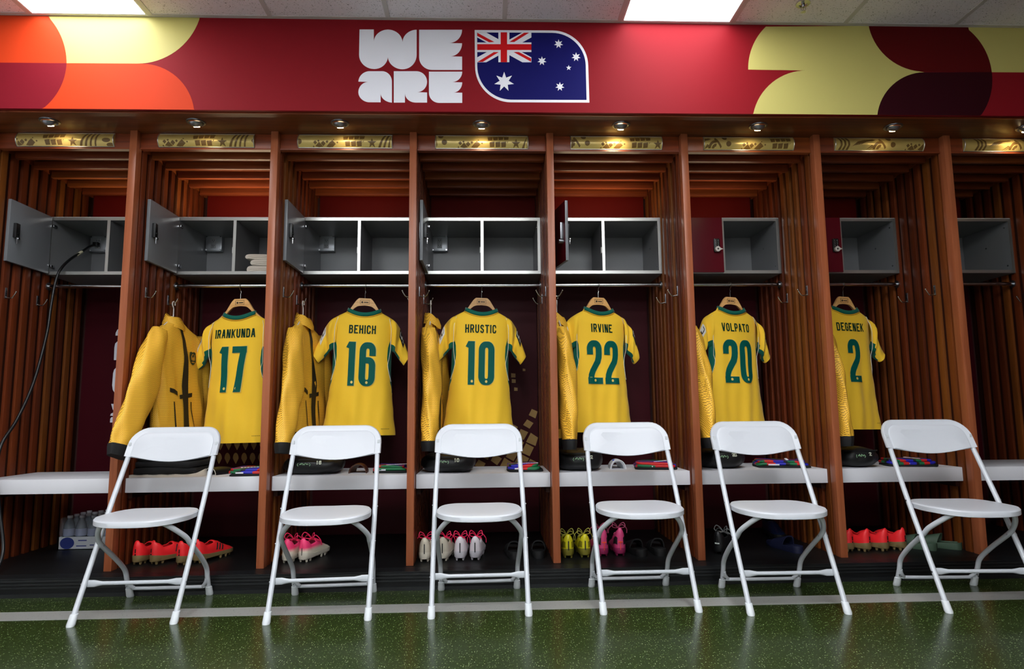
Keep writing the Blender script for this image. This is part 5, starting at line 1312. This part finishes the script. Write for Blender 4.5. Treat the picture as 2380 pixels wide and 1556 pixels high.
def fade(name, top, low, zc):
    m = bpy.data.materials.new(name); m.use_nodes = True; N = m.node_tree.nodes; L = m.node_tree.links; b = N['Principled BSDF']
    tc = N.new('ShaderNodeTexCoord'); sp = N.new('ShaderNodeSeparateXYZ'); L.new(tc.outputs['Object'], sp.inputs[0])
    r = N.new('ShaderNodeMapRange'); r.inputs[1].default_value = zc-.008; r.inputs[2].default_value = zc+.008; L.new(sp.outputs[2], r.inputs[0])
    mx = N.new('ShaderNodeMix'); mx.data_type = 'RGBA'; mx.inputs[6].default_value = low; mx.inputs[7].default_value = top; L.new(r.outputs[0], mx.inputs[0]); L.new(mx.outputs[2], b.inputs['Base Color']); b.inputs['Roughness'].default_value = .45
    return m
LIN = mat('boot_lining_dark', S(24, 18, 20), .8); GUM = mat('sole_gold_brown', S(132, 112, 74), .3); REDB = mat('boot_coral_red', S(250, 40, 46), .45, bump=(300, .1))
PKL = mat('lace_pink', S(246, 40, 96), .6); SOLW = mat('sole_off_white', S(208, 200, 184), .35)
BM1 = mat('print_black', S(20, 20, 22), .5)
def place(px, py, dz=0): q = at(px, py, 2, ZP); return q.x, q.y
HP = (BM1, ((.050, .066, .0022), (.040, .046, .003)))
red = dict(cols=(REDB, GUM, LIN), stripes=True, heel=HP)
for i, (px, py, a, lab) in enumerate(((313, 1315, -8, 'coral red boot nearest the post under the seventeen bench'), (350, 1314, -29, 'coral red boot with dark stripes, second from left under shirt seventeen'), (415, 1316, -12, 'coral red boot, third from left under the seventeen bench'), (452, 1311, -20, 'coral red boot with dark stripes, rightmost under shirt seventeen'))):
    boot('red', lab, *place(px, py), math.radians(a), 'coral red boots under shirt seventeen', **red)
for px, py, a, lab in ((1983, 1284, 24, 'coral red boot beside the post under the two bench'), (2023, 1284, 25, 'coral red boot, second from left under the two bench'), (2065, 1283, 26, 'coral red boot, third from left under the two bench'), (2106, 1281, 27, 'coral red boot, rightmost under the two bench')):
    boot('red', lab, *place(px, py), math.radians(a), 'coral red boots under shirt two', **red)
pkw = dict(cols=(fade('boot_pink_fading_white', S(248, 64, 120), S(220, 210, 190), .052), SOLW, LIN), laces=PKL, heel=(BM1, ((.03, .06, .0016),)))
boot('pinkwhite', 'pink and white boot beside the post under the sixteen bench', *place(664, 1311), math.radians(-6), 'pink and white boots under shirt sixteen', **pkw)
boot('pinkwhite', 'pink and white boot, right one of the pair under shirt sixteen', *place(701, 1309), math.radians(-14), 'pink and white boots under shirt sixteen', **pkw)
WUP = mat('boot_white', S(226, 216, 222), .45, bump=(180, .3)); WUP2 = mat('boot_soiled_white', S(196, 186, 168), .55, bump=(150, .4), var=(40, .12))
hw_ = (BM1, ((.034, .074, .0025),))
w1 = dict(cols=(WUP, mat('sole_white', S(206, 202, 210), .3), LIN), laces=PKL, heel=hw_); w2 = dict(cols=(WUP2, SOLW, LIN), laces=PKL, heel=hw_)
boot('soiled', 'soiled white boot with pink laces, leftmost under the ten bench', *place(986, 1308), 0, 'white boots under shirt ten', **w2)
boot('soiled', 'soiled white boot with pink laces, half behind the chair leg, shirt ten', *place(1028, 1306), math.radians(-6), 'white boots under shirt ten', **w2)
boot('white', 'clean white boot with pink laces, left one of the pair under shirt ten', *place(1069, 1305), 0, 'white boots under shirt ten', **w1)
boot('white', 'clean white boot with pink laces, right one of the pair under shirt ten', *place(1104, 1304), math.radians(-4), 'white boots under shirt ten', **w1)
YB_ = mat('boot_yellow', S(206, 196, 30), .4, bump=(120, .5)); yb = dict(cols=(YB_, mat('sole_yellow_grey', S(120, 112, 40), .35), LIN), laces=mat('lace_olive', S(170, 164, 70), .6), heel=(BM1, ((.034, .072, .003),)), band=mat('wing_dark_olive', S(120, 112, 16), .45))
boot('yellow', 'yellow boot beside the post under the twenty-two bench', *place(1322, 1299), math.radians(0), 'yellow boots under shirt twenty-two', **yb)
boot('yellow', 'yellow boot, right one of the pair under shirt twenty-two', *place(1361, 1298), math.radians(-2), 'yellow boots under shirt twenty-two', **yb)
PB = mat('boot_rose_pink', S(206, 66, 118), .4); pb = dict(cols=(PB, mat('sole_dark_pink', S(150, 40, 86), .35), LIN), high=.035, laces=mat('lace_dusty_pink', S(196, 84, 120), .6), heel=(mat('heel_orange', S(255, 84, 40), .5), ((.03, .07, .0014), (.066, .07, .012))), band=BM1)
boot('rose', 'tall pink boot half behind the chair leg under shirt twenty-two', *place(1405, 1295), math.radians(6), 'tall pink boots under shirt twenty-two', **pb)
boot('rose', 'tall pink boot with orange heel mark under shirt twenty-two', *place(1443, 1294), math.radians(-4), 'tall pink boots under shirt twenty-two', **pb)
BKU = mat('shoe_black', S(18, 18, 20), .45); BKS = mat('shoe_sole_black', S(16, 16, 18), .5)
sw_ = (mat('mark_pale', S(200, 204, 200), .5), ((.045, .05, .012),))
boot('black', 'black shoe with pale mark beside the post under shirt twenty', *place(1668, 1290), math.radians(-40), 'dark shoes under shirt twenty', cols=(BKU, BKS, LIN), heel=sw_, laces=mat('lace_grey', S(120, 120, 120), .6))
boot('navy', 'navy shoe with shiny toe facing the room under shirt twenty', *place(1780, 1240), math.radians(176), 'dark shoes under shirt twenty', cols=(mat('shoe_navy_gloss', S(16, 26, 52), .15), BKS, LIN))

def slide(label, px, py, rz, m, m2, group):
    x, y = place(px, py)
    t = thing('slide_sandal', label, 'sandal', (x, y, ZP), rz, group)
    wT = [(0, .012), (.02, .032), (.07, .036), (.13, .04), (.2, .048), (.25, .042), (.275, .022), (.285, .004)]
    ys = [.285*i/22 for i in range(23)]; rg = []
    for z, k in ((0, .96), (.004, 1), (.022, 1.02), (.028, 1), (.0275, .92), (.023, .88)):
        r = [(slerp(wT, q)*k, q*(.5+k/2) if q > .1 else q+.005*(1-k), z+.012*max(0, 1-q/.15)*(z > .01)) for q in ys]
        rg.append(r+[(-p[0], p[1], p[2]) for p in reversed(r)])
    MB().loft(rg).build('footbed', m, t, angle=50)
    o_ = []
    for i in range(7):
        yy = .115+.1*i/6; w_ = slerp(wT, yy)*1.03; hh = .072-.028*(i/6)
        ring = [(w_*math.copysign(abs(math.cos(a))**.7, math.cos(a)), yy-.02*math.sin(a), .01+hh*math.sin(a)**.8) for a in [PI*k/14 for k in range(15)]]
        inn = [(p[0]*.9, p[1], max(.01, p[2]-.007)) for p in reversed(ring)]
        o_.append(ring+inn)
    MB().loft(o_).build('strap', m2, t, angle=50)
SG = mat('slide_sage_green', S(70, 92, 74), .55); SB = mat('slide_black', S(17, 17, 18), .55); SN = mat('slide_navy', S(22, 26, 54), .5)
slide('black slide sandal, left one under the ten bench', 1198, 1302, math.radians(2), SB, SB, 'black slides under shirt ten')
slide('black slide sandal, right one under the ten bench', 1252, 1300, math.radians(-4), SB, SB, 'black slides under shirt ten')
slide('black slide sandal, left one under the twenty-two bench', 1496, 1296, math.radians(8), SB, SB, 'black slides under shirt twenty-two')
slide('black slide sandal, right one under the twenty-two bench', 1537, 1294, math.radians(-4), SB, SB, 'black slides under shirt twenty-two')
slide('navy slide sandal under the twenty bench near the partition', 1862, 1288, math.radians(12), SN, SN, 'navy slides under shirt twenty')
slide('sage green slide sandal behind the chair leg under shirt two', 2178, 1281, math.radians(38), SG, SG, 'sage green slides under shirt two')
slide('sage green slide sandal, right one under the two bench', 2236, 1279, math.radians(40), SG, SG, 'sage green slides under shirt two')
